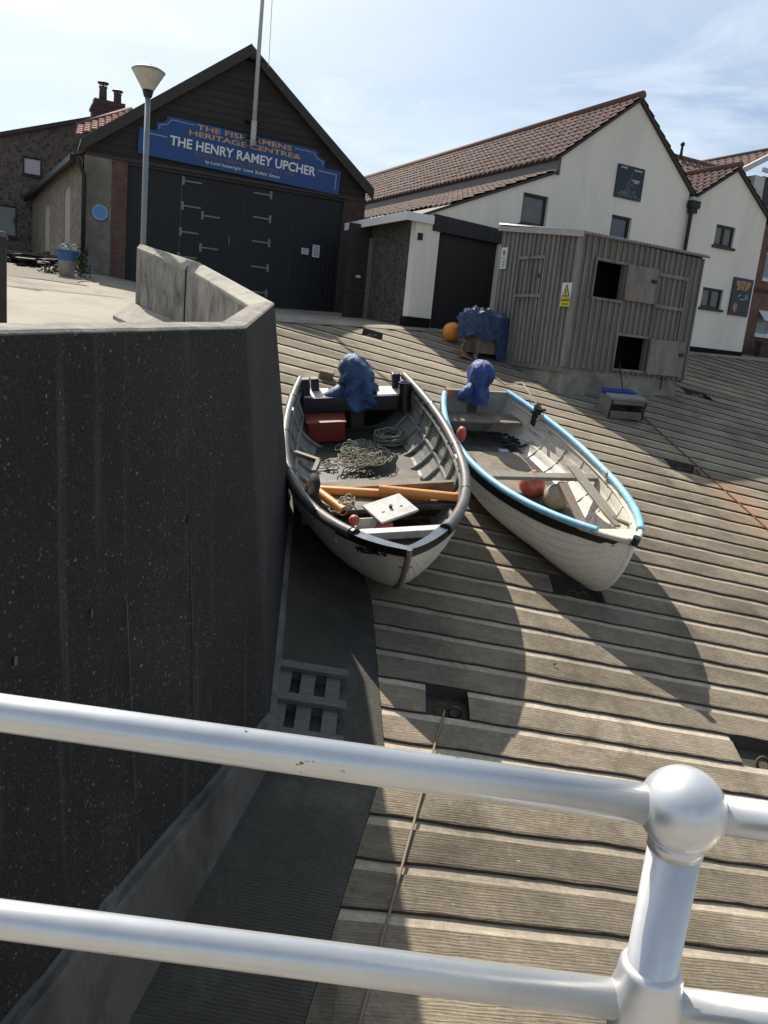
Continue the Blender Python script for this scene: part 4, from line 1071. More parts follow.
# lower fitting: swelling sleeve round post and a short socket along the rail
mb = MB(); zf = FIT.z+1.54
mb.lathe([(.0295, zf+.052), (.034, zf+.045), (.0345, zf+.03), (.039, zf+.012), (.0395, zf-.02), (.035, zf-.04), (.034, zf-.055), (.0295, zf-.06)], n=32)
dl = (e2-FIT).normalized()
mb.build('lower_fitting', M['alu'], rl, smooth=True)
mb = MB(); mb.lathe([(.07, 0), (.07, .015), (.035, .02), (.03, .05)], n=24); mb.build('foot_flange', M['alu'], rl)

# ------------------------------------------------------------------ boats
def boat_matrix(x, y, z, h, pi, ro, K):
    f = V((sin(h)*cos(pi), cos(h)*cos(pi), sin(pi))); r0 = V((cos(h), -sin(h), 0)); u0 = r0.cross(f)
    r = r0*cos(ro)+u0*sin(ro); u = r.cross(f)
    m = Matrix((r, f, u)).transposed().to_4x4() @ Matrix.Scale(K, 4); m.translation = V((x, y, z))*K; return m
class Boat:
    def __init__(s, L_, B, ts, zb, zs, q, keel, stem, tk=.74):
        s.L, s.B, s.ts, s.zb, s.zs, s.q, s.keel, s.stem = L_, B, ts, zb, zs, q, keel, stem; s.tk = tk
    def w(s, t):
        m = .42
        if t > m: return max(0, 1-((t-m)/(1-m))**2.2)**s.q*s.B/2
        return (s.ts+(1-s.ts)*(1-((m-t)/m)**2))*s.B/2
    def zg(s, t): m = .42; return s.zb*((t-m)/(1-m))**2 if t > m else s.zs*((m-t)/m)**2
    def y(s, t): return (t-.45)*s.L
    def bottom(s, t):
        """(y, z) on the centre line for station t: keel then stem curve"""
        yt = s.y(t)
        if t < s.tk: return yt, s.keel+.05*max(0, (.2-t)/.2)
        k = (t-s.tk)/(1-s.tk); y0 = s.y(s.tk)
        return y0+(s.y(1)-y0)*(1-(1-k)**s.stem[0]), s.keel+(s.zg(1)-.02-s.keel)*k**s.stem[1]
    def pt(s, t, u, off=0, side=1):
        """u 0 keel .. 1 gunwale"""
        yb, zb = s.bottom(t); w = s.w(t); zg = s.zg(t); yg = s.y(t)
        full = 1-max(0, (t-.55)/.45)**1.5
        ex = .62+.35*(1-full); f = sin(u*PI/2)**ex if u > 0 else 0
        f = f*full+(u**.9)*(1-full)
        h = (1-cos(u*PI/2))**(.95); h = h*full*1.0+(u**1.15)*(1-full)
        x = max(0, w*f-off) ; z = zb+(zg-zb)*h+(off*.6 if u < .6 else 0); y = yb+(yg-yb)*(u**1.2)
        return V((side*x, y, z))
def hull(b, root, mout, min_, planks_=8, clinker=.012, thick=.03, band=None, nst=44, smooth_in=False):
    """outer and inner skins, clinker laps; band = material index for the top strake"""
    mb = MB(); sts = [i/nst for i in range(nst+1)]
    for side in (1, -1):
        for j in range(planks_):
            u0, u1 = j/planks_, (j+1)/planks_
            ro = [[b.pt(t, u0+(u1-u0)*k/2, 0, side)+V((side*(clinker*(1-k/2)*(.3+.7*min(1, (1-t)*6))), 0, -.004*(1-k/2))) for k in range(3)] for t in sts]
            mb.grid(ro, m=(2 if (band and j == planks_-1) else 0))
            mb.grid([[b.pt(t, u0, 0, side)+V((side*clinker*(.3+.7*min(1, (1-t)*6)), 0, -.004)), b.pt(t, max(0, u0-.02), 0, side)] for t in sts], m=(2 if (band and j == planks_-1) else 0))
            ri = [[b.pt(t, u0+(u1-u0)*k/2, thick, side)+V((-side*clinker*.8*(k/2), 0, 0)) for k in range(3)] for t in sts]
            mb.grid(ri, m=1)
            mb.grid([[b.pt(t, u1, thick, side)-V((side*clinker*.8, 0, 0)), b.pt(t, min(1, u1+.02), thick, side)] for t in sts], m=1)
        mb.grid([[b.pt(t, 1, 0, side)+V((side*.004, 0, .0)), b.pt(t, 1, thick+.01, side)] for t in sts], m=1)
    return mb.build('hull', [mout, min_]+([band] if band else []), root, fix=True, autosmooth=20)
def gunpath(b, t0, t1, side, off=0, dz=0, n=40):
    return [b.pt(t0+(t1-t0)*i/n, 1, 0, side)+V((side*off, 0, dz)) for i in range(n+1)]

# ---- boat materials
def painted_hull(name, c, lo, streak, worn=.62, horiz=True):
    m, nt, b = newmat(name); v = coords(nt, (1.5, .8, 5)); v2 = coords(nt)
    f = noisef(nt, v, 2.2, 8, .7, .4); f2 = noisef(nt, v2, 2, 7, .7)
    cc = ramp(nt, f2, [(.3, lo), (.6, c)])
    cc = mixc(nt, ramp(nt, f, [(worn, g(0)), (worn+.08, g(1))]), cc, streak)
    cc = mixc(nt, 1.0, cc, ramp(nt, noisef(nt, v2, 30, 5, .8), [(.3, g(.82)), (.6, g(1.04))]), 'MULTIPLY')
    L(nt, cc, b.inputs['Base Color']); b.inputs['Roughness'].default_value = .45; bump(nt, b, f, .2, .003); return m
M['hull1'] = painted_hull('grey_white_hull', (.76, .745, .70), (.60, .585, .54), (.38, .34, .29), .62)
M['hull2'] = painted_hull('cream_hull', (.88, .85, .77), (.76, .72, .63), (.58, .51, .41), .64)
M['in1'] = painted_hull('grey_inner_hull', (.34, .345, .32), (.20, .205, .19), (.10, .10, .09), .55)
M['in2'] = painted_hull('flaking_white_inside', (.66, .62, .53), (.50, .46, .38), (.27, .22, .16), .56)
M['navy'] = mat('navy_gunwale', (.022, .03, .06), (.014, .018, .03), 6, .35)
M['navyblk'] = mat('black_strake', (.012, .012, .014), (.008, .008, .009), 5, .35)
M['fender'] = mat('grey_pipe_foam', (.12, .116, .116), (.08, .078, .08), 7, .5, .1, .003, grime=(.17, .16, .155), gscale=4)
M['foamblue'] = mat('light_blue_foam', (.20, .47, .66), (.14, .38, .57), 9, .5, .15, .003, grime=(.32, .58, .74), gscale=5)
M['deck'] = mat('dark_wet_floor', (.055, .05, .045), (.025, .023, .021), 6, .6, grime=(.13, .11, .09), gscale=2)
M['floorply'] = mat('worn_ply', (.33, .27, .20), (.22, .18, .135), 5, .8, .3, grime=(.12, .10, .08), gscale=2.2)
M['cloth'] = None
def clothmat(name, c, lo):
    m, nt, b = newmat(name); v = coords(nt)
    f = noisef(nt, v, 5, 7, .65, 1.2)
    L(nt, ramp(nt, f, [(.3, lo), (.7, c)]), b.inputs['Base Color']); b.inputs['Roughness'].default_value = .48
    b.inputs['Sheen Weight'].default_value = .1
    n1 = bump(nt, b, noisef(nt, v, 7, 5, .6, 1.6), .8, .05); bump(nt, b, noisef(nt, v, 60, 3), .2, .002, n1); return m
M['navycloth'] = clothmat('blue_cover_cloth', (.030, .095, .25), (.018, .058, .16))
M['tarp'] = clothmat('blue_tarpaulin', (.05, .095, .22), (.024, .05, .13))
M['royal'] = clothmat('royal_blue_vinyl', (.022, .075, .32), (.012, .042, .19))
M['redbox'] = mat('faded_red_plastic', (.26, .038, .022), (.18, .025, .015), 5, .5)
M['orange'] = mat('orange_pipe', (.85, .34, .09), (.74, .28, .07), 4, .4)
M['orangein'] = mat('pipe_inside', (.30, .06, .03), (.22, .05, .03), 4, .7)
M['obuoy'] = mat('orange_buoy', (.85, .30, .03), (.78, .26, .03), 4, .4, coat=.2)
M['pbuoy'] = mat('faded_red_buoy', (.62, .12, .09), (.5, .08, .06), 4, .5, grime=(.7, .35, .3), gscale=3)
M['wbuoy'] = mat('dirty_cream_buoy', (.52, .44, .31), (.38, .31, .21), 5, .6, grime=(.3, .24, .16), gscale=3)
M['rope'] = mat('pale_rope', (.50, .47, .36), (.30, .28, .21), 30, .9)
M['ropeg'] = mat('green_grey_rope', (.30, .36, .28), (.16, .20, .16), 30, .9)
M['ropeb'] = mat('black_rope', (.02, .02, .02), (.012, .012, .012), 30, .8)
M['lidw'] = mat('white_lid', (.74, .74, .70), (.62, .62, .58), 4, .5, grime=(.45, .44, .4), gscale=5)

# ---- boat one
b1 = Boat(4.762, 1.989, .735, .321, .069, .757, -.70, (1.04, 2.6), .68)
T1 = boat_matrix(-.2066, 9.0161, -1.2624, 2.9527, -.2933, -.1294, 1.05)
boat1 = thing('fishing_boat', 'grey fishing boat with dark padded gunwale and orange pipes, beside the black wall', 'boat', mat=T1, group='boats hauled out on the slipway')
hull(b1, boat1, M['hull1'], M['in1'], 8, .008)
mb = MB()
for side, t0, t1 in ((1, .0, .895), (-1, .0, .90)):
    mb.tube(gunpath(b1, t0, t1, side, -.022, .02, 60), .054, 14)
    mb.build('fender_tube', M['fender'], boat1, smooth=True, autosmooth=60); mb = MB()
    # wraps round the tube
    for t in ((.12, .33, .55, .78, .9) if side > 0 else (.2, .45, .7, .9)):
        mb = MB(); mb.tube(gunpath(b1, t, t+.006, side, -.022, .02, 2), .057, 12); mb.build('fender_band', M['navyblk'], boat1)
    mb = MB()
for side in (1, -1):
    rows = []; mb = MB()
    for i in range(25):
        t = .86+.14*i/24; p = b1.pt(t, 1, 0, side); pi_ = b1.pt(t, 1, .10, side); d0 = V((side*.02, 0, 0)) if i < 24 else V((0, .02, 0))
        rows.append([p+d0+V((0, 0, -.045)), p+d0*1.2+V((0, 0, .035)), pi_+V((0, 0, .04)), pi_+V((0, 0, -.02))])
    mb.grid(rows); mb.m = [2 if k % 3 == 1 else 1 for k in range(len(mb.m))]
    mb.build('gunwale_cap', [M['navyblk'], M['navyblk'], mat('sheen_cap_blue', (.10, .125, .17), (.06, .08, .12), 9, .3)], boat1, bevel=0, fix=True)  # cap top coloured paler than its sides to stand in for sunlit sheen
mb = MB(); pts = [V((0, b1.bottom(t)[0], b1.bottom(t)[1])) for t in [.68+.32*i/20 for i in range(21)]]
mb.tube(pts+[pts[-1]+V((0, .01, .06))], .028, 8); mb.tube([V((0, -2.1, b1.keel+.02)), V((0, b1.y(.74), b1.keel-.015))], .04, 6); mb.build('stem_and_keel', M['woodgrey'], boat1)
# name on the bow (starboard, picture left)
def hull_text(b, body, t0, t1, u, hgt, side, mat_, parent):
    p0 = b.pt(t0, u, 0, side); p1 = b.pt(t1, u, 0, side); pc = (p0+p1)/2; dn = b.pt((t0+t1)/2, u-.15, 0, side)
    xd = (p1-p0).normalized(); upv = (pc-dn); upv = (upv-xd*upv.dot(xd)).normalized(); n = xd.cross(upv)
    c = b.pt((t0+t1)/2, u, 0, side)+n*.016
    text(body, hgt, parent, c, mat_, xdir=xd, up=upv, ext=.006, width=(p1-p0).length, bold=.0)
hull_text(b1, 'HELENE G', .905, .97, .82, .095, 1, M['navyblk'], boat1)
# transom with motor notch
mb = MB(); W0_ = b1.w(0)-.03; pr = [b1.pt(0, u/10, .01, 1) for u in range(11)]
poly = [(-p.x, -2.12, p.z) for p in reversed(pr)]+[(p.x, -2.12, p.z) for p in pr[1:]]
top = [(p[0], p[2]) for p in poly]
half = [(p.x, p.z) for p in pr]; zt_ = half[-1][1]
op = [(-a, z) for a, z in reversed(half[1:])]+[(a, z) for a, z in half]
zS = -.085
op = [(-half[-1][0]+.04, zS)]+[(-a, z) for a, z in reversed(half[:-1]) if z < zS-.02]+[(a, z) for a, z in half[1:-1] if z < zS-.02]+[(half[-1][0]-.04, zS), (.33, zS), (.28, zS-.10), (-.24, zS-.10), (-.29, zS)]
mb.prism([(a, -2.16, z) for a, z in op], (0, .06, 0)); tm = mb.build('transom', M['navyblk'], boat1)
for a, b_ in ((-W0_+.02, -.30), (.34, W0_-.02)):
    mb = MB(); mb.b2(a, b_, -2.15, -1.84, zS+.003, zS+.035); mb.build('stern_deck', M['lidw'], boat1, bevel=.006)
mb = MB(); mb.b2(-.30, .34, -1.92, -1.84, zS-.05, zS+.01); mb.build('stern_sill', M['navy'], boat1, bevel=.006)
mb = MB(); mb.b2(-W0_, W0_, -1.84, -1.80, -.26, zS+.03); mb.build('stern_bulkhead', M['navy'], boat1, bevel=.005)
for x, y_, h in ((W0_-.05, -1.95, .26), (W0_-.18, -2.12, .20), (-W0_+.12, -2.10, .24)):
    mb = MB(); mb.box((x, y_, zS+h/2), (.11, .11, h)); mb.build('stern_post', M['navy'], boat1, bevel=.012)
mb = MB(); mb.pipe((-.66, -1.74, -.26), (-.66, -1.80, .13), .085, .065, 24, 0, 1); mb.build('rod_holder', [M['navyblk'], mat('blue_rim', (.02, .12, .42), (.02, .1, .35), 4, .4)], boat1)
# interior: floorboards, frames, stringer, thwarts
mb = MB(); rows = []
for i in range(24):
    t = .05+.72*i/23; w = max(.05, b1.pt(t, .40, .04).x); rows.append([V((-w+2*w*k/6, b1.y(t), -.56)) for k in range(7)])
mb.grid(rows); mb.build('floorboards', M['deck'], boat1)
mb = MB(); mb.b2(-.62, .62, -.26, .55, -.555, -.50); mb.build('floor_hatch', M['floorply'], boat1, bevel=.01)
mb = MB()
for y_, w, z in ((.57, .76, -.44), (-.28, .68, -.50)): mb.b2(-w, w, y_-.03, y_+.03, z-.1, z)
mb.build('floor_beam', M['deck'], boat1)
for t in (.08, .16, .24, .32, .40, .48, .56, .64, .72, .79):
    for side in (1, -1):
        mb = MB(); pts = [b1.pt(t, .28+.70*k/8, .048, side) for k in range(9)]; mb.tube(pts, .026, 6)
        mb.build('rib', M['in1'], boat1, smooth=True)
for side in (1, -1):
    for u_, r_ in ((.66, .024), (.93, .028)):
        mb = MB(); mb.tube([b1.pt(.03+.76*k/30, u_, .05, side) for k in range(31)], r_, 6); mb.build('stringer', M['in1'], boat1)
def thwart(b, y_, depth, z, th, m, root, name='thwart', off=.06, bev=.006):
    t = y_/b.L+.45; w = b.w(t)-off; mb = MB(); mb.b2(-w, w, y_-depth/2, y_+depth/2, z-th, z); return mb.build(name, m, root, bevel=bev)
thwart(b1, 1.80, .09, .05, .08, M['lidw'], boat1)
thwart(b1, .98, .10, -.16, .05, M['deck'], boat1)
mb = MB(); w = b1.w(.60)-.1; mb.b2(-w, w, .55, .60, -.60, -.12); mb.build('bulkhead', M['floorply'], boat1)
mb = MB(); mb.prism([(-.66, .62, -.20), (.66, .62, -.20), (.58, .98, -.18), (-.58, .98, -.18)], (0, 0, .02)); mb.build('fore_deck_board', M['floorply'], boat1)
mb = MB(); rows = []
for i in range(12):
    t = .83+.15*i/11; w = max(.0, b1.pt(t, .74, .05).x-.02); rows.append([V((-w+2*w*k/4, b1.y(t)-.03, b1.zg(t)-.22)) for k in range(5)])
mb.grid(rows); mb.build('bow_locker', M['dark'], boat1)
# steel davit bracket at the starboard shoulder
pa = V((.86, .15, .10)); pb = V((.64, .78, .30)); pc = V((.70, .95, .26)); pd = V((.66, 1.20, .05))
mb = MB(); mb.beam(pa, pb, .05, .05); mb.beam(pb, pc, .05, .05); mb.beam(pc+V((0, 0, .02)), V((.70, 1.22, .06)), .05, .04); mb.build('hauler_bracket', mat('bracket_wood', (.20, .16, .12), (.12, .10, .08), 8, .6), boat1, bevel=.006)
mb = MB(); mb.tube([(.70, .97, .24), (.70, 1.05, .18), (.72, 1.14, .12), (.74, 1.30, .06)], [.05, .06, .055, .06], 10); mb.build('hauler_lashing', M['ropeb'], boat1, smooth=True)
for t, side in ((.2, 1), (.52, -1)):
    mb = MB(); p = b1.pt(t, 1, 0, side); mb.b2(p.x-side*.05-.035, p.x-side*.05+.035, p.y-.05, p.y+.05, p.z+.01, p.z+.05)
    mb.build('rowlock_pad', M['lidw'], boat1, bevel=.004)

# ---- boat two
b2 = Boat(4.693, 1.841, .572, .297, .073, .828, -.655, (1.6, 3.0), .74)
T2 = boat_matrix(1.7921, 10.2584, -1.3084, 2.8506, -.2816, -.03, 1.03)
boat2 = thing('fishing_boat', 'white clinker boat with light blue foam along its gunwale, right of the grey boat', 'boat', mat=T2, group='boats hauled out on the slipway')
hull(b2, boat2, M['hull2'], M['in2'], 9, .009, band=M['navyblk'])
for side, spans in ((1, ((.03, .935),)), (-1, ((.0, .13), (.17, .52), (.522, .76), (.762, .93)))):
    for t0, t1 in spans:
        mb = MB(); mb.tube(gunpath(b2, t0, t1, side, -.022, .018, 50), .043, 14); mb.build('foam_tube', M['foamblue'], boat2, smooth=True, autosmooth=60)
mb = MB()
for side in (1, -1): mb.tube(gunpath(b2, .9, .995, side, -.01, .0, 14), .032, 10)
mb.build('bow_gunwale', M['in2'], boat2, smooth=True)
for side in (1, -1):
    rows = []; mb = MB()
    for i in range(40):
        t = i/39; p = b2.pt(t, 1, 0, side)+V((side*.012, 0, 0)); p2_ = b2.pt(t, 1, 0, side)+V((side*(.020-.02*t), -.012*t, -.105-.01*t)); rows.append([p+V((0, 0, .0)), p2_])
    mb.grid(rows); mb.build('black_strake', M['navyblk'], boat2)
mb = MB(); pts = [V((0, b2.bottom(t)[0], b2.bottom(t)[1])) for t in [.74+.26*i/20 for i in range(21)]]
mb.tube(pts+[pts[-1]+V((0, .01, .07))], .026, 8); mb.build('stem', M['hull2'], boat2)
mb = MB(); mb.tube([V((0, -2.1, b2.keel+.02)), V((0, b2.y(.74), b2.keel-.01))], .04, 6); mb.build('keel', M['woodgrey'], boat2)
mb = MB(); mb.tube([pts[-1]+V((0, .01, .0)), pts[-1]+V((0, .02, .09))], .04, 10); mb.build('stem_head', M['navyblk'], boat2)
mb = MB(); pr = [b2.pt(0, u/10, .01, 1) for u in range(11)]; half = [(p.x, p.z) for p in pr]; zt2 = half[-1][1]
op = [(-half[-1][0], zt2+.03)]+[(-a, z) for a, z in reversed(half[:-1])]+[(a, z) for a, z in half[1:-1]]+[(half[-1][0], zt2+.03)]
mb.prism([(a, -2.13, z) for a, z in op], (0, .05, 0)); mb.build('transom', mat('grey_transom', (.36, .37, .36), (.24, .25, .245), 5, .7), boat2)
thwart(b2, -1.75, .34, -.18, .03, M['floorply'], boat2, 'stern_seat')
thwart(b2, .30, .14, -.10, .05, M['woodgrey'], boat2)
mb = MB(); rows = []
for i in range(24):
    t = .04+.80*i/23; w = max(.03, b2.pt(t, .36, .04).x); rows.append([V((-w+2*w*k/6, b2.y(t), -.48)) for k in range(7)])
mb.grid(rows); mb.build('floorboards', M['deck'], boat2)
mb = MB(); mb.b2(-.40, .45, -1.1, .15, -.475, -.44); mb.build('floor_panel', M['floorply'], boat2, bevel=.008)
for t in (.12, .22, .32, .42, .52, .62, .72, .82):
    for side in (1, -1):
        mb = MB(); mb.tube([b2.pt(t, .25+.7*k/8, .036, side) for k in range(9)], .010, 5); mb.build('rib', M['in2'], boat2, smooth=True)
for side in (1, -1):
    mb = MB(); mb.tube([b2.pt(.03+.9*k/30, .93, .035, side) for k in range(31)], .02, 6); mb.build('stringer', M['in2'], boat2)
mb = MB(); p = b2.pt(.14, 1, 0, -1); mb.b2(p.x-.02, p.x+.07, p.y-.05, p.y+.05, p.z-.18, p.z+.10); mb.tube([p+V((.03, -.08, .08)), p+V((.03, .0, .13)), p+V((.03, .09, .08))], .03, 8); mb.tube([p+V((.12, 0, .02)), p+V((-.1, 0, .06))], .022, 8); mb.build('clamp', M['iron'], boat2)
mb = MB(); p = b2.pt(.01, 1, 0, 1); mb.b2(p.x-.10, p.x-.03, -2.1, -2.0, p.z-.10, p.z+.06); mb.tube([p+V((-.14, 0, -.05)), p+V((.03, .0, -.02))], .025, 8); mb.build('rusty_fitting', mat('orange_fitting', (.50, .19, .10), (.36, .13, .07), 9, .7), boat2)
mb = MB(); p = b2.pt(.56, 1, 0, -1); mb.b2(p.x+.02, p.x+.09, p.y-.04, p.y+.04, p.z-.01, p.z+.06); mb.build('rowlock', M['lidw'], boat2)
mb = MB()
for dx, dy in ((.0, .0),):
    p0 = b2.pt(.915, .97, .05, -1); p1 = b2.pt(.985, .97, .02, -1)
    rows = []
    for i in range(10):
        t = .90+.095*i/9; pa_ = b2.pt(t, .97, .03, 1); pb_ = b2.pt(t, .97, .03, -1); rows.append([pa_+(pb_-pa_)*k/4+V((0, 0, .008*noise.noise((i, k, 0)))) for k in range(5)])
    mb.grid(rows)
mb.build('breasthook', M['in2'], boat2)

# ---- things lying in / on the boats; each placed through its boat's frame
def boat_thing(T, name, label, cat, loc, group=None):
    m = T.copy(); m.translation = T @ V(loc); return thing(name, label, cat, mat=m, group=group)
def rope_pile(root, m, rx, ry, h, turns, r=.009, seed=1, coil=False, name='rope_coils'):
    random.seed(seed); pts = []; n = turns*14; cx_ = cy_ = 0
    for i in range(n):
        a = i/14*2*PI
        if coil: rr = .75+.25*sin(i*.37+seed); pts.append(V((rx*rr*cos(a), ry*rr*sin(a), h*(i/n)+.012*sin(i*1.7))))
        else:
            if i % 14 == 0: cx_ = random.uniform(-.55, .55)*rx; cy_ = random.uniform(-.55, .55)*ry; k = random.uniform(.25, .6); e = random.uniform(.6, 1.5)
            pts.append(V((cx_+k*rx*cos(a+seed)*e, cy_+k*ry*sin(a+seed), h*(1-abs(cx_)/rx*.8)*random.uniform(.3, 1))))
    sm = []
    for i in range(len(pts)-1):
        p0, p1, p2_, p3 = pts[max(i-1, 0)], pts[i], pts[i+1], pts[min(i+2, len(pts)-1)]
        for k in range(2):
            t = k/2; sm.append(.5*((2*p1)+(-p0+p2_)*t+(2*p0-5*p1+4*p2_-p3)*t*t+(-p0+3*p1-3*p2_+p3)*t*t*t))
    mb = MB(); mb.tube(sm, r, 5); return mb.build(name, m, root, smooth=True)
t = boat_thing(T1, 'rope', 'tangled heap of pale cream rope on the floor of the grey boat', 'rope', (-.02, -.72, -.50), 'ropes lying in the grey boat'); rope_pile(t, M['rope'], .36, .28, .15, 24, .0065, 2)
t = boat_thing(T1, 'rope', 'looser greenish rope behind the cream heap in the grey boat', 'rope', (.02, -1.12, -.52), 'ropes lying in the grey boat'); rope_pile(t, M['ropeg'], .30, .30, .12, 18, .006, 5)
t = boat_thing(T1, 'rope', 'neat round grey rope coil near the stern of the grey boat', 'rope', (-.42, -1.42, -.55), 'ropes lying in the grey boat'); rope_pile(t, M['ropeg'], .22, .20, .14, 14, .009, 3, True)
t = boat_thing(T1, 'rope', 'few stray rope loops left of the cream heap in the grey boat', 'rope', (.46, -.78, -.53), 'ropes lying in the grey boat'); rope_pile(t, M['rope'], .16, .13, .05, 4, .008, 8)
t = boat_thing(T1, 'rope', 'small knotted rope bundle at the mouth of the short orange pipe', 'rope', (.40, 1.0, -.14), 'ropes lying in the grey boat'); rope_pile(t, M['rope'], .14, .16, .12, 7, .008, 11)
t = boat_thing(T1, 'fish_box', 'faded red plastic box under the stern of the grey boat', 'box', (.42, -1.62, -.55))
mb = MB(); mb.b2(-.25, .25, -.15, .15, 0, .27); mb.build('body', M['redbox'], t, bevel=.02)
mb = MB(); mb.b2(-.265, .265, -.165, .165, .272, .295); mb.build('rim', M['redbox'], t, bevel=.008)
for i, (p, q, lab) in enumerate((((.66, .60, -.13), (-.50, .88, -.13), 'long orange plastic pipe nearest the stern lying across the grey boat'),
                                 ((.02, .80, -.055), (-.80, .95, -.12), 'orange plastic pipe reaching the right gunwale of the grey boat'),
                                 ((.74, .62, -.06), (.42, 1.14, -.10), 'short orange pipe pointing at the viewer beside the rope bundle'))):
    t = boat_thing(T1, 'orange_pipe', lab, 'pipe', p, 'orange pipes in the grey boat'); d_ = V(q)-V(p)
    mb = MB(); mb.pipe((0, 0, 0), d_, .048, .041, 24, 0, 1); mb.pipe(d_*.96, d_*1.001, .053, .0482, 24, 0, 1); mb.build('pipe', [M['orange'], M['orangein']], t, autosmooth=40)
t = boat_thing(T1, 'hatch_lid', 'white square lid lying askew in the bow of the grey boat', 'lid', (-.04, 1.26, -.03))
rot = Matrix.Rotation(R(28), 3, 'Z') @ Matrix.Rotation(R(-6), 3, 'X')
mb = MB(); mb.box((0, 0, 0), (.46, .34, .025), rot); mb.build('panel', M['lidw'], t, bevel=.006)
mb = MB(); mb.box(rot @ V((0, 0, -.03)), (.42, .30, .03), rot); mb.build('frame', M['deck'], t)
mb = MB(); mb.tube([rot @ V((0, .0, .012)), rot @ V((0, .0, .04))], .018, 10)
for k in (-1, 1): mb.box(rot @ V((k*.11, .03, .014)), (.03, .01, .006), rot)
mb.build('knob', M['iron'], t)
t = boat_thing(T1, 'float', 'small red float wedged under the white lid of the grey boat', 'float', (.04, 1.40, -.14)); mb = MB(); mb.ball((0, 0, 0), .07, 18, sc=(1.3, .9, .9)); mb.build('body', M['pbuoy'], t, smooth=True)
t = boat_thing(T1, 'float', 'tiny red float against the left bow gunwale of the grey boat', 'float', (.34, 1.40, -.06)); mb = MB(); mb.ball((0, 0, 0), .055, 18); mb.build('body', M['pbuoy'], t, smooth=True)
t = boat_thing(T1, 'white_tub', 'shallow white tub in the bow of the grey boat', 'tub', (.20, 1.36, -.26))
mb = MB(); mb.b2(-.13, .13, -.11, .11, 0, .012); 
for a in ((-.13, -.12, -.11, .11), (.12, .13, -.11, .11), (-.12, .12, -.11, -.10), (-.12, .12, .10, .11)): mb.b2(*a, .012, .13)
mb.build('tub', M['lidw'], t)

def outboard(T, loc, label, m, kind, K=1.0):
    t = boat_thing(T, 'outboard_motor', label, 'outboard motor', loc)
    mb = MB(); n, k = 84, 60; rows = []
    for i in range(k+1):
        v = i/k; row = []
        for j in range(n+1):
            a = 2*PI*j/n
            if kind == 1:
                z = -.10+.58*v; rad = .5*(1-v**5)**.5*(.20*2)*(1+.35*(1-v)**3) if v < 1 else 0
                rad = .20*math.sqrt(max(0, 1-(max(0, v-.45)/.55)**2.4))*(1+.38*max(0, .35-v)**1*2)
                cx_ = .10*max(0, v-.45)
                fold = .030*(1-v*.75)*sin(a*5+2.5*noise.noise((v*2, 0, 0))*3)+.016*noise.noise((cos(a)*1.6, sin(a)*1.6, v*2.4))
                x = cx_+(rad+fold*(v < .995))*cos(a)*1.05; y = -.02+(rad+fold*(v < .995))*sin(a)*1.15
            else:
                z = -.14+.54*v
                if v < .42: rad = .20*(1-.28*(v/.42))
                else: rad = .175*math.sqrt(max(0, 1-((v-.68)/.32)**2)) if v > .68 else .144+.031*sin((v-.42)/.26*PI/2)
                fold = .028*(1-v*.7)*sin(a*4+6*v)+.022*noise.noise((cos(a)*2.0, sin(a)*2.0, v*3))
                cx_ = -.06*max(0, v-.3); x = cx_+(rad+fold*(v < .995))*cos(a)*1.0; y = (rad+fold*(v < .995))*sin(a)*1.2
            q_ = V((x*4.2+kind*3, y*4.2, z*3.2)); rg = .5-abs(noise.noise(q_)); rg2 = .5-abs(noise.noise(q_*2.3+V((5, 1, 2))))
            dd = 1+(.13*(rg**3)*4+.035*(rg2**3)*4-.08+.10*(1-v)*sin(a*6+3*noise.noise((z*3, kind, 0))))*(1 if v < .98 else 0)
            row.append(V((cx_+(x-cx_)*dd, y*dd, z+(.02*rg2 if v < .98 else 0)))*K)
        rows.append(row)
    mb.grid(rows)
    # tiller arm sleeve
    if kind == 1: mb.tube([(.12, .0, .10), (.28, .05, .03), (.42, .09, -.02), (.50, .10, -.06)], [.12, .11, .095, .06], 14)
    else: mb.tube([(.08, .05, .04), (.20, .10, -.02), (.30, .14, -.10)], [.10, .085, .05], 14)
    o = mb.build('cover', m, t, smooth=True)
    mb = MB(); mb.b2(-.10, .10, -.20, -.02, -.55, -.12); mb.tube([(0, -.16, -.5), (0, -.18, -.78)], .05, 10); mb.b2(-.13, .13, -.02, .1, -.2, -.08); mb.build('leg', M['lead'], t, bevel=.02)
    return t
outboard(T1, (-.04, -2.0, -.10), 'outboard motor under a faded navy cover on the grey boat', M['navycloth'], 1, 1.16)
outboard(T2, (.04, -2.06, .13), 'outboard motor under a glossy royal blue cover on the white boat', M['royal'], 2, 1.12)
t = boat_thing(T2, 'buoy', 'faded red buoy under the seat of the white boat', 'buoy', (-.10, .07, -.36), 'buoys in the white boat'); mb = MB(); mb.ball((0, 0, 0), .17, 28, sc=(1, 1, 1.02)); mb.tube([(0, 0, .15), (0, 0, .20)], .035, 10); mb.build('body', M['pbuoy'], t, smooth=True)
t = boat_thing(T2, 'buoy', 'dirty cream buoy beside the red one in the white boat', 'buoy', (-.30, .40, -.36), 'buoys in the white boat'); mb = MB(); mb.ball((0, 0, 0), .17, 28); mb.tube([(0, 0, .15), (0, 0, .2)], .035, 10); mb.build('body', M['wbuoy'], t, smooth=True)
t = boat_thing(T2, 'buoy', 'small red buoy hanging inside the left gunwale near the stern of the white boat', 'buoy', (.50, -1.18, -.22), 'buoys in the white boat'); mb = MB(); mb.ball((0, 0, 0), .10, 20, sc=(.7, .9, 1.15)); mb.build('body', M['pbuoy'], t, smooth=True)
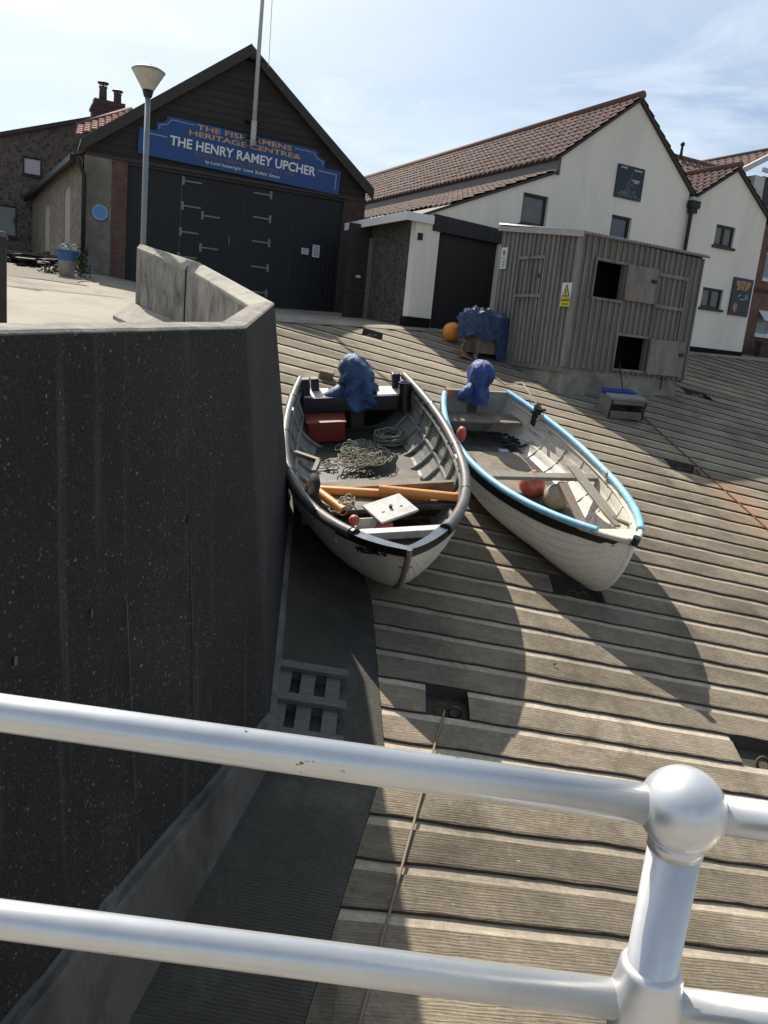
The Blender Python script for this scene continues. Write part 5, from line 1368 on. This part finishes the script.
for i, (p, q, w, lab) in enumerate((((-.50, .24, .0), (-.42, 1.50, -.03), .14, 'weathered plank leaning from the seat to the bow of the white boat'), ((-.33, .40, -.15), (-.22, 1.45, -.30), .12, 'second dark plank beneath the weathered one in the white boat'))):
    t = boat_thing(T2, 'plank', lab, 'plank', p, 'planks in the white boat'); mb = MB(); mb.beam((0, 0, 0), V(q)-V(p), w, .028, m=0); mb.build('board', M['woodgrey'] if i == 0 else M['wood'], t, bevel=.004)
t = boat_thing(T2, 'bracket_wood', 'short forked piece of wood lying in the bow of the white boat', 'wood', (-.38, 1.52, -.02)); mb = MB(); mb.beam((0, -.12, 0), (.02, .22, .01), .07, .03); mb.beam((-.02, .05, .015), (-.14, .20, .015), .05, .03); mb.build('board', M['wood'], t, bevel=.004)
t = boat_thing(T2, 'sheet_of_paper', 'small pale blue card lying on the floor of the white boat', 'card', (-.17, -1.12, -.44)); mb = MB(); mb.b2(-.07, .07, -.045, .045, 0, .02); mb.build('card', mat('pale_card', (.45, .5, .58), (.38, .42, .5), 5, .5), t)
t = boat_thing(T2, 'rope', 'dark rope tangle near the stern of the white boat', 'rope', (-.35, -1.45, -.46)); rope_pile(t, M['ropeb'], .28, .22, .10, 8, .012, 14)
# ---- props under the hulls
for T, b_, ys, lab in ((T1, b1, (-1.2, 1.0), 'grey'), (T2, b2, (-1.2, 1.0), 'white')):
    for k, y_ in enumerate(ys):
        p = T @ V((0, y_, b_.keel)); z = slipz(p.x, p.y)
        t = thing('keel_block', 'timber block under the %s of the %s boat' % (('stern', 'bow')[k], lab), 'block', (p.x, p.y, z-.03)); h = max(.04, p.z-z)
        mb = MB(); mb.box((0, 0, h/2+.01), (.55, .12, h)); mb.build('block', M['wood'], t, bevel=.006)

# ------------------------------------------------------------------ loose things on the slip
slipn = V((-SX, -SY, 1)).normalized()
def slip_frame(px=None, py=None, az=0, lift=0, pos=None):
    q = slip_hit(px, py) if pos is None else V(pos)
    x = V((sin(R(az)), cos(R(az)), 0)); x = (x-slipn*x.dot(slipn)).normalized(); y = slipn.cross(x)
    m = Matrix((x, y, slipn)).transposed().to_4x4(); m.translation = q+slipn*lift; return m
# tarpaulin-covered dinghy trailer with buoy
m = slip_frame(az=58, pos=(1.75, 17.55, slipz(1.75, 17.55)))
m = Matrix.Translation((1.80, 17.75, slipz(1.80, 17.75))) @ Matrix.Rotation(R(90-62), 4, 'Z')
t = thing('covered_hoist', 'box-shaped winch gear under a crumpled blue tarpaulin beside the shed', 'winch', mat=m)
mb = MB(); rows = []
n_, k_ = 110, 36
for i in range(k_+1):
    v = i/k_; row = []
    for j in range(n_+1):
        a = 2*PI*j/n_; c, s = cos(a), sin(a); sq = 1/max(abs(c)**4+abs(s)**4, 1e-6)**.25
        rr = (1 if v < .5 else math.sqrt(max(0, 1-((v-.5)/.5)**2)))
        x, y_ = .62*sq*c*rr+.03, .36*sq*s*rr; z = .34+(.44*min(1, v/.5) if v < .5 else .44+.20*((v-.5)/.5))-.10*x
        hang = .10*noise.noise((c*1.3, s*1.3, 7))+(.36 if c > .1 else 0)*(1-v)
        d = .09*noise.noise((x*4, y_*4, z*4))+.05*abs(noise.noise((x*9, y_*9, z*7))); f = (1-min(1, v*2))*.06*sin(a*7+noise.noise((c, s, 1))*4)
        d += .34*(.5-abs(noise.noise((x*3.6+2, y_*3.6, z*4))))**2+.16*(.5-abs(noise.noise((x*8, y_*8+3, z*8))))**2-.09+.10*max(0, -c)*v
        row.append(V((x*(1+d*1.2+f)-.06*v, y_*(1+d+f), z+d*.8-hang*(1-min(1, v*2))*1.0+.05*c*v)))
    rows.append(row)
mb.grid(rows); mb.build('tarpaulin', M['tarp'], t, smooth=False, autosmooth=50)
mb = MB(); mb.b2(-.36, .40, -.28, .28, .05, .62); mb.build('gear_box', M['wood'], t, bevel=.01)
mb = MB()
for x in (-.32, .36):
    for y_ in (-.22, .22): mb.b2(x-.03, x+.03, y_-.03, y_+.03, -.25, .1)
mb.build('leg', M['woodgrey'], t)
q = V((1.13, 17.75, 0)); q.z = slipz(q.x, q.y)
pb_ = ray(452, 332); pb_ = pb_*(18.4/math.hypot(pb_.x, pb_.y))
t = thing('buoy', 'bright orange round buoy at the foot of the blue tarpaulin', 'buoy', pb_); mb = MB(); mb.ball((0, 0, 0), .215, 32); mb.tube([(.0, .19, -.04), (.0, .25, -.06)], .04, 10); mb.build('body', M['obuoy'], t, smooth=True)
pc_ = ray(462, 340); pc_ = pc_*(17.3/math.hypot(pc_.x, pc_.y))
t = thing('cardboard_box', 'torn brown cardboard beside the orange buoy', 'cardboard', (pc_.x, pc_.y, slipz(pc_.x, pc_.y)+.02), az=40)
cb_ = mat('cardboard', (.40, .25, .15), (.30, .18, .11), 6, .9)
mb = MB(); mb.prism([(-.02, 0, .0), (.30, .05, -.04), (.32, .08, .28), (.14, .0, .36), (-.04, -.05, .2)], (0, .02, 0)); mb.prism([(-.1, -.12, .02), (.2, -.05, .0), (.16, .0, .10), (-.06, -.02, .16)], (.01, -.015, .01)); mb.prism([(-.12, -.14, .0), (.16, -.22, -.03), (.16, -.20, -.015), (-.12, -.12, .03)], (.02, .1, .02)); mb.build('board', cb_, t)
# mooring rope from boat two up to the gear
def slip_rope(name, label, pts, r, m, cat='rope', lift=.012):
    t = thing(name, label, cat, pts[0]); o = V(pts[0]); mb = MB(); mb.tube([V(p)-o for p in pts], r, 6); mb.build('strand', m, t, smooth=True); return t
def sp(px, py, l=.015): q = slip_hit(px, py); return q+slipn*l
pE = T2 @ b2.pt(.14, 1, 0, -1)+V((0, 0, .08))
slip_rope('mooring_rope', 'thin white rope from the tarpaulin gear to the clamp of the white boat', [V((1.55, 17.3, slipz(1.55, 17.3)+.12)), sp(478, 366, .02), sp(505, 385, .02), sp(520, 393, .2), pE], .012, M['rope'])
# cables along the slip
def cable(px0, py0, px1, py1, ext, label, m, r=.011):
    a, b = sp(px0, py0), sp(px1, py1); d_ = (b-a); n_ = 24; pts = []
    for i in range(n_+1):
        p = a+d_*(1+ext)*i/n_; p.x += .012*noise.noise((i*.5, px0, 0)); p.z = slipz(p.x, p.y)+.012; pts.append(p)
    return slip_rope('haul_cable', label, pts, r, m, 'cable')
cable(444, 712, 379, 950, .35, 'pale haul cable running down the slip from the shaded ring pit', M['cable'], .010)
cable(640, 415, 768, 530, .5, 'thin rusty cable running from the fish crate past the ring pit to the right edge', M['rust'], .010)
# iron rings in the pits

for (pn, a, b, q), lab in zip(pits, ('iron ring in the shaded pit below the grey boat', 'iron ring in the small pit by the top of the slip', 'iron ring in the pit on the cable right of the white boat', 'iron ring in the pit at the right edge near the railing ball', 'iron ring in the pit under the bow of the white boat', 'pale iron ring in the pit beside the shed')):
    y_ = (Yn(q.x, pn+.3)+Yn(q.x, pn+1))/2
    t = thing('mooring_ring', lab, 'ring', (q.x, y_, slipz(q.x, y_)-.115), group='iron rings in the slipway pits')
    for k in range(2):
        mb = MB(); c = V((-.05+.12*k, 0, .045)); pts = [c+V((.055*cos(i*PI/8), .02*sin(i*PI/8)*(1-2*k), .055*sin(i*PI/8))) for i in range(17)]; mb.tube(pts, .013, 6, cap=False); mb.build('link', M['conc'] if lab.startswith('pale') else M['rust'], t, smooth=True)
# fish crate beside the shed
qc = slip_hit(617, 417)
t = thing('fish_crate', 'open white and grey crate holding a blue tray beside the shed plinth', 'crate', mat=Matrix.Translation((qc.x+.05, qc.y+.15, slipz(qc.x+.05, qc.y+.15)+.0)) @ Matrix.Rotation(R(90-74), 4, 'Z') @ Matrix.Rotation(R(12), 4, 'X'))
cm = mat('scuffed_crate', (.25, .245, .225), (.15, .145, .135), 6, .7, grime=(.12, .11, .1), gscale=3)
w, d_, h = .36, .27, .36
mb = MB(); mb.b2(-w, w, -d_, d_, 0, .03); mb.b2(-w, w, d_-.02, d_, .03, h); mb.b2(-w, -w+.02, -d_, d_-.02, .03, h); mb.b2(w-.02, w, -d_, d_-.02, .03, h)
mb.b2(-w+.02, w-.02, -d_, -d_+.02, .03, .15); mb.b2(-w+.02, w-.02, -d_-.002, -d_+.02, .28, h); mb.build('box', cm, t, bevel=.006)
mb = MB(); mb.b2(-w-.01, w+.01, -d_-.02, .02, h+.002, h+.06); mb.build('lid', mat('crate_lid', (.33, .325, .30), (.22, .215, .20), 6, .7), t, bevel=.015)
mb = MB(); mb.b2(-w+.02, w-.08, .03, d_-.03, h-.1, h+.07); mb.b2(-w+.0, w-.06, .025, d_-.02, h+.07, h+.095); mb.build('tray', mat('blue_tray', (.02, .07, .30), (.015, .05, .22), 5, .5), t, bevel=.006)
for x in (-w, w):
    mb = MB(); mb.b2(x-.012, x+.012, -d_-.012, -d_+.012, 0, h); mb.build('corner_strap', M['iron'], t)
# pallet by the wall
qp = slip_hit(307, 702)
t = thing('pallet', 'weathered grey wooden pallet lying in the shade at the foot of the black wall', 'pallet', mat=slip_frame(az=88, pos=(qp.x, qp.y, qp.z), lift=.01))
mb = MB()
for yy in (-.20, .14, .48):
    for xx in (-.27, 0, .27): pass
for x in (-.22, -.02, .19): mb.b2(x-.06, x+.06, -.62, .36, .06, .085)
mb.build('deck_board', M['pallet'], t, bevel=.003)
mb = MB()
for yy in (-.52, -.12, .28): mb.b2(-.31, .31, yy-.045, yy+.045, .086, .13)
mb.build('bearer', M['pallet'], t, bevel=.004)
mb = MB()
for yy in (-.5, -.1, .30): mb.b2(-.29, .29, yy-.05, yy+.05, -.01, .059)
mb.build('foot', M['pallet'], t)
# black hose loops between wall and boat
qh = slip_hit(289, 492)
t = thing('hose', 'loops of thin black hose between the wall and the grey boat', 'hose', mat=slip_frame(az=90, pos=(qh.x, qh.y, qh.z), lift=.03)); rope_pile(t, M['ropeb'], .22, .55, .10, 5, .012, 21, name='loops')
# planks / off-cuts behind boats
t = thing('timber_offcut', 'short dark timber off-cut behind the transom of the grey boat', 'timber', mat=slip_frame(326, 378, 95, .05)); mb = MB(); mb.b2(-.12, .12, -.08, .08, -.05, .08); mb.build('block', M['wood'], t, bevel=.005)
# small stones and scraps
random.seed(5); 
for k, (px, py, lab) in enumerate(((545, 633, 'small dark twig scrap on the sunlit slabs between the boat shadows'), (553, 666, 'tiny black scrap below the twig on the slabs'))):
    q = sp(px, py, .0); t = thing('scrap', lab, 'debris', q); mb = MB()
    for i in range(3 if k == 0 else 1): mb.beam((0, 0, .01), V((.05*cos(i*1.5+1), .03*sin(i*1.5), .03)), .012, .01)
    mb.build('twig', M['ropeb'], t)

# ------------------------------------------------------------------ clutter at the annex corner
def at_g(px, py, r):
    q = ray(px, py); q = q*(r/math.hypot(q.x, q.y)); a, b = ab(q.x, q.y); return V((q.x, q.y, upz(a, b)))
q = at_g(67, 260, 20.0)
t = thing('planter', 'blue tub stood on an upturned pale bin at the corner of the boat house', 'tub', q); t.scale = (.70, .70, .78)
mb = MB(); mb.lathe([(.22, 0), (.24, .1), (.26, .42)], n=24); mb.build('bin', M['conc'], t, smooth=True, autosmooth=40)
mb = MB(); mb.lathe([(.27, .42), (.33, .66), (.36, .67), (.36, .70), (.31, .70), (.25, .50)], n=28); mb.build('tub', mat('tub_blue', (.05, .17, .36), (.04, .12, .28), 5, .5), t, smooth=True, autosmooth=40)
mb = MB()
for i in range(26):
    p_ = V((random.uniform(-.26, .24), random.uniform(-.2, .2), .68+random.uniform(0, .16))); mb.add([p_+V([random.uniform(-.13, .13) for _ in range(3)]) for _ in range(4)], [(0, 1, 2), (1, 2, 3)])
mb.build('white_netting', mat('white_stuff', (.6, .6, .56), (.4, .4, .37), 14, .8), t)
def leafy(name, label, loc, rx, rz, n, seed, c=(.075, .10, .03)):
    random.seed(seed); t = thing(name, label, 'plant', loc)
    lm = mat('leaf_green_%d' % seed, c, tuple(x*.55 for x in c), 9, .6)
    mb = MB()
    for i in range(n):
        a = random.uniform(0, 2*PI); rr = rx*random.random()**.6; z = rz*random.random()**.9; p = V((rr*cos(a)*(1-.4*z/rz), rr*sin(a)*(1-.4*z/rz), z)); s = random.uniform(.025, .06)
        rot = Matrix.Rotation(random.uniform(0, 6), 3, 'Z') @ Matrix.Rotation(random.uniform(-1.2, 1.2), 3, 'X')
        mb.add([p+rot @ V(v) for v in ((-s*.5, 0, 0), (0, -s, 0), (s*.5, 0, 0), (0, s, 0))], [(0, 1, 2, 3)])
    mb.build('leaves', lm, t, fix=False)
    mb = MB()
    for i in range(8):
        a = random.uniform(0, 2*PI); mb.tube([(0, 0, 0), (rx*.5*cos(a), rx*.5*sin(a), rz*.8)], [.012, .005], 5)
    mb.build('stems', M['wood'], t)
leafy('shrub', 'straggly green weed growing between the tub and the boat house corner', at_g(81, 262, 20.3), .26, .62, 330, 31)
leafy('weed', 'low dry green weeds left of the blue tub', at_g(52, 256, 20.2), .34, .16, 160, 32, (.13, .13, .05))
# dark debris heap along the annex wall
for k, (px, py, r, sx, lab) in enumerate(((18, 250, 22.0, .55, 'heap of dark boards and slates at the far left of the yard'), (40, 252, 21.3, .45, 'second dark heap of scrap nearer the blue tub'))):
    random.seed(40+k); t = thing('scrap_heap', lab, 'scrap heap', at_g(px, py, r)); mb = MB()
    for i in range(34):
        rot = Matrix.Rotation(random.uniform(0, 3), 3, 'Z') @ Matrix.Rotation(random.uniform(-.4, .4), 3, 'X')
        mb.box((random.uniform(-sx, sx), random.uniform(-.3, .3), random.uniform(.02, .22)), (random.uniform(.15, .55), random.uniform(.06, .2), random.uniform(.02, .06)), rot)
    mb.build('pieces', [M['plinth'], M['ropeb']][k], t)
t = thing('low_wall', 'low dark wall across the yard in front of the flint house', 'wall', at_g(20, 243, 23.5), az=62); mb = MB(); mb.b2(-4, 1.2, -.1, .1, -.3, .35); mb.build('wall', M['flinthouse'], t)

# ------------------------------------------------------------------ light, sky, camera
SAZ, SEL = -30.0, 49.0
sd = V((sin(R(SAZ))*cos(R(SEL)), cos(R(SAZ))*cos(R(SEL)), sin(R(SEL))))
ld = bpy.data.lights.new('sun', 'SUN'); ld.energy = 5.0; ld.angle = R(.53); ld.color = (1, .93, .82)
lo = bpy.data.objects.new('sun', ld); COL.objects.link(lo); lo.rotation_euler = sd.to_track_quat('Z', 'Y').to_euler(); lo.location = sd*60
w = bpy.data.worlds.new('World'); S.world = w; w.use_nodes = True; nt = w.node_tree; nt.nodes.clear()
sky = nt.nodes.new('ShaderNodeTexSky'); sky.sky_type = 'NISHITA'; sky.sun_disc = False; sky.sun_elevation = R(SEL); sky.sun_rotation = R(SAZ)
sky.altitude = 0; sky.air_density = 1.0; sky.dust_density = .8; sky.ozone_density = 1.4
tc = nt.nodes.new('ShaderNodeTexCoord'); mp = nt.nodes.new('ShaderNodeMapping'); mp.inputs['Scale'].default_value = (1, 1, 3.2); mp.inputs['Rotation'].default_value = (.2, .3, .5)
nt.links.new(tc.outputs['Generated'], mp.inputs['Vector'])
nz = nt.nodes.new('ShaderNodeTexNoise'); nz.inputs['Scale'].default_value = 2.1; nz.inputs['Detail'].default_value = 9; nz.inputs['Roughness'].default_value = .58; nz.inputs['Distortion'].default_value = .5
nt.links.new(mp.outputs[0], nz.inputs['Vector'])
cr = nt.nodes.new('ShaderNodeValToRGB'); cr.color_ramp.elements[0].position = .44; cr.color_ramp.elements[0].color = (.0, .0, .0, 1); cr.color_ramp.elements[1].position = .78; cr.color_ramp.elements[1].color = (.75, .75, .75, 1)
nt.links.new(nz.outputs['Fac'], cr.inputs['Fac'])
mx = nt.nodes.new('ShaderNodeMix'); mx.data_type = 'RGBA'; nt.links.new(cr.outputs['Color'], mx.inputs[0]); nt.links.new(sky.outputs['Color'], mx.inputs[6]); mx.inputs[7].default_value = (9, 9.8, 10.6, 1)
bg = nt.nodes.new('ShaderNodeBackground'); bg.inputs['Strength'].default_value = .075
wo = nt.nodes.new('ShaderNodeOutputWorld'); # bright haze round the sun
gm = nt.nodes.new('ShaderNodeVectorMath'); gm.operation = 'NORMALIZE'; nt.links.new(tc.outputs['Generated'], gm.inputs[0])
dp = nt.nodes.new('ShaderNodeVectorMath'); dp.operation = 'DOT_PRODUCT'; nt.links.new(gm.outputs[0], dp.inputs[0]); dp.inputs[1].default_value = tuple(sd)
gr = nt.nodes.new('ShaderNodeValToRGB'); e_ = gr.color_ramp.elements; e_[0].position = .35; e_[0].color = (0, 0, 0, 1); e_[1].position = .99; e_[1].color = (1, 1, 1, 1)
for p_, v_ in ((.58, .12), (.70, .38), (.80, .56), (.90, .84)):
    q_ = e_.new(p_); q_.color = (v_, v_, v_, 1)
nt.links.new(dp.outputs['Value'], gr.inputs['Fac'])
gc = nt.nodes.new('ShaderNodeValToRGB'); e_ = gc.color_ramp.elements; e_[0].position = .4; e_[0].color = (.50, .68, .98, 1); e_[1].position = .93; e_[1].color = (.95, 1, 1, 1)
nt.links.new(dp.outputs['Value'], gc.inputs['Fac'])
gs = nt.nodes.new('ShaderNodeVectorMath'); gs.operation = 'SCALE'; gs.inputs['Scale'].default_value = 11.9; nt.links.new(gc.outputs['Color'], gs.inputs[0])
mg = nt.nodes.new('ShaderNodeMix'); mg.data_type = 'RGBA'; nt.links.new(gr.outputs['Color'], mg.inputs[0]); nt.links.new(mx.outputs[2], mg.inputs[6]); nt.links.new(gs.outputs[0], mg.inputs[7])
mp2 = nt.nodes.new('ShaderNodeMapping'); mp2.inputs['Scale'].default_value = (1.6, 1.6, 7); mp2.inputs['Rotation'].default_value = (.32, -.22, .4); nt.links.new(tc.outputs['Generated'], mp2.inputs['Vector'])
n2 = nt.nodes.new('ShaderNodeTexNoise'); n2.inputs['Scale'].default_value = 1.9; n2.inputs['Detail'].default_value = 10; n2.inputs['Roughness'].default_value = .62; n2.inputs['Distortion'].default_value = .7
nt.links.new(mp2.outputs[0], n2.inputs['Vector'])
c2_ = nt.nodes.new('ShaderNodeValToRGB'); c2_.color_ramp.elements[0].position = .50; c2_.color_ramp.elements[0].color = (0, 0, 0, 1); c2_.color_ramp.elements[1].position = .74; c2_.color_ramp.elements[1].color = (.38, .38, .38, 1); nt.links.new(n2.outputs['Fac'], c2_.inputs['Fac'])
mw = nt.nodes.new('ShaderNodeMix'); mw.data_type = 'RGBA'; nt.links.new(c2_.outputs['Color'], mw.inputs[0]); nt.links.new(mg.outputs[2], mw.inputs[6]); mw.inputs[7].default_value = (12.3, 13.0, 13.4, 1)
nt.links.new(mw.outputs[2], bg.inputs['Color']); nt.links.new(bg.outputs[0], wo.inputs['Surface'])

KEEP = ('orange_pipe', 'orange_buoy', 'cream_hull', 'grey_white_hull', 'flaking_white_inside', 'cream_wall_paint', 'silver_railing_paint', 'white_pvc', 'white_letters', 'sign_blue', 'window_glass', 'blind_behind_glass', 'light_blue_foam', 'grey_timber', 'grey_timber_boards', 'worn_hatch_door', 'white_pole', 'gold_letters', 'sign_white')
for m_ in bpy.data.materials:
    if m_.name in KEEP or not m_.use_nodes: continue
    nt_ = m_.node_tree; b_ = nt_.nodes.get('Principled BSDF')
    if b_ and b_.inputs['Base Color'].links:
        src = b_.inputs['Base Color'].links[0].from_socket
        hv = nt_.nodes.new('ShaderNodeHueSaturation'); hv.inputs['Value'].default_value = .83; nt_.links.new(src, hv.inputs['Color']); nt_.links.new(hv.outputs[0], b_.inputs['Base Color'])
cd = bpy.data.cameras.new('camera'); co = bpy.data.objects.new('camera', cd); COL.objects.link(co)
cm_ = Matrix((CAMR.col[0], -CAMR.col[1], -CAMR.col[2])).transposed().to_4x4(); co.matrix_world = cm_
cd.sensor_fit = 'VERTICAL'; cd.sensor_height = 36; cd.lens = FPX/1024*36; cd.clip_start = .05; cd.clip_end = 3000
S.camera = co
S.view_settings.view_transform = 'Standard'; S.view_settings.look = 'None'; S.view_settings.gamma = 1; S.view_settings.exposure = 0.48
S.view_settings.use_curve_mapping = False
S.render.resolution_x = 768; S.render.resolution_y = 1024
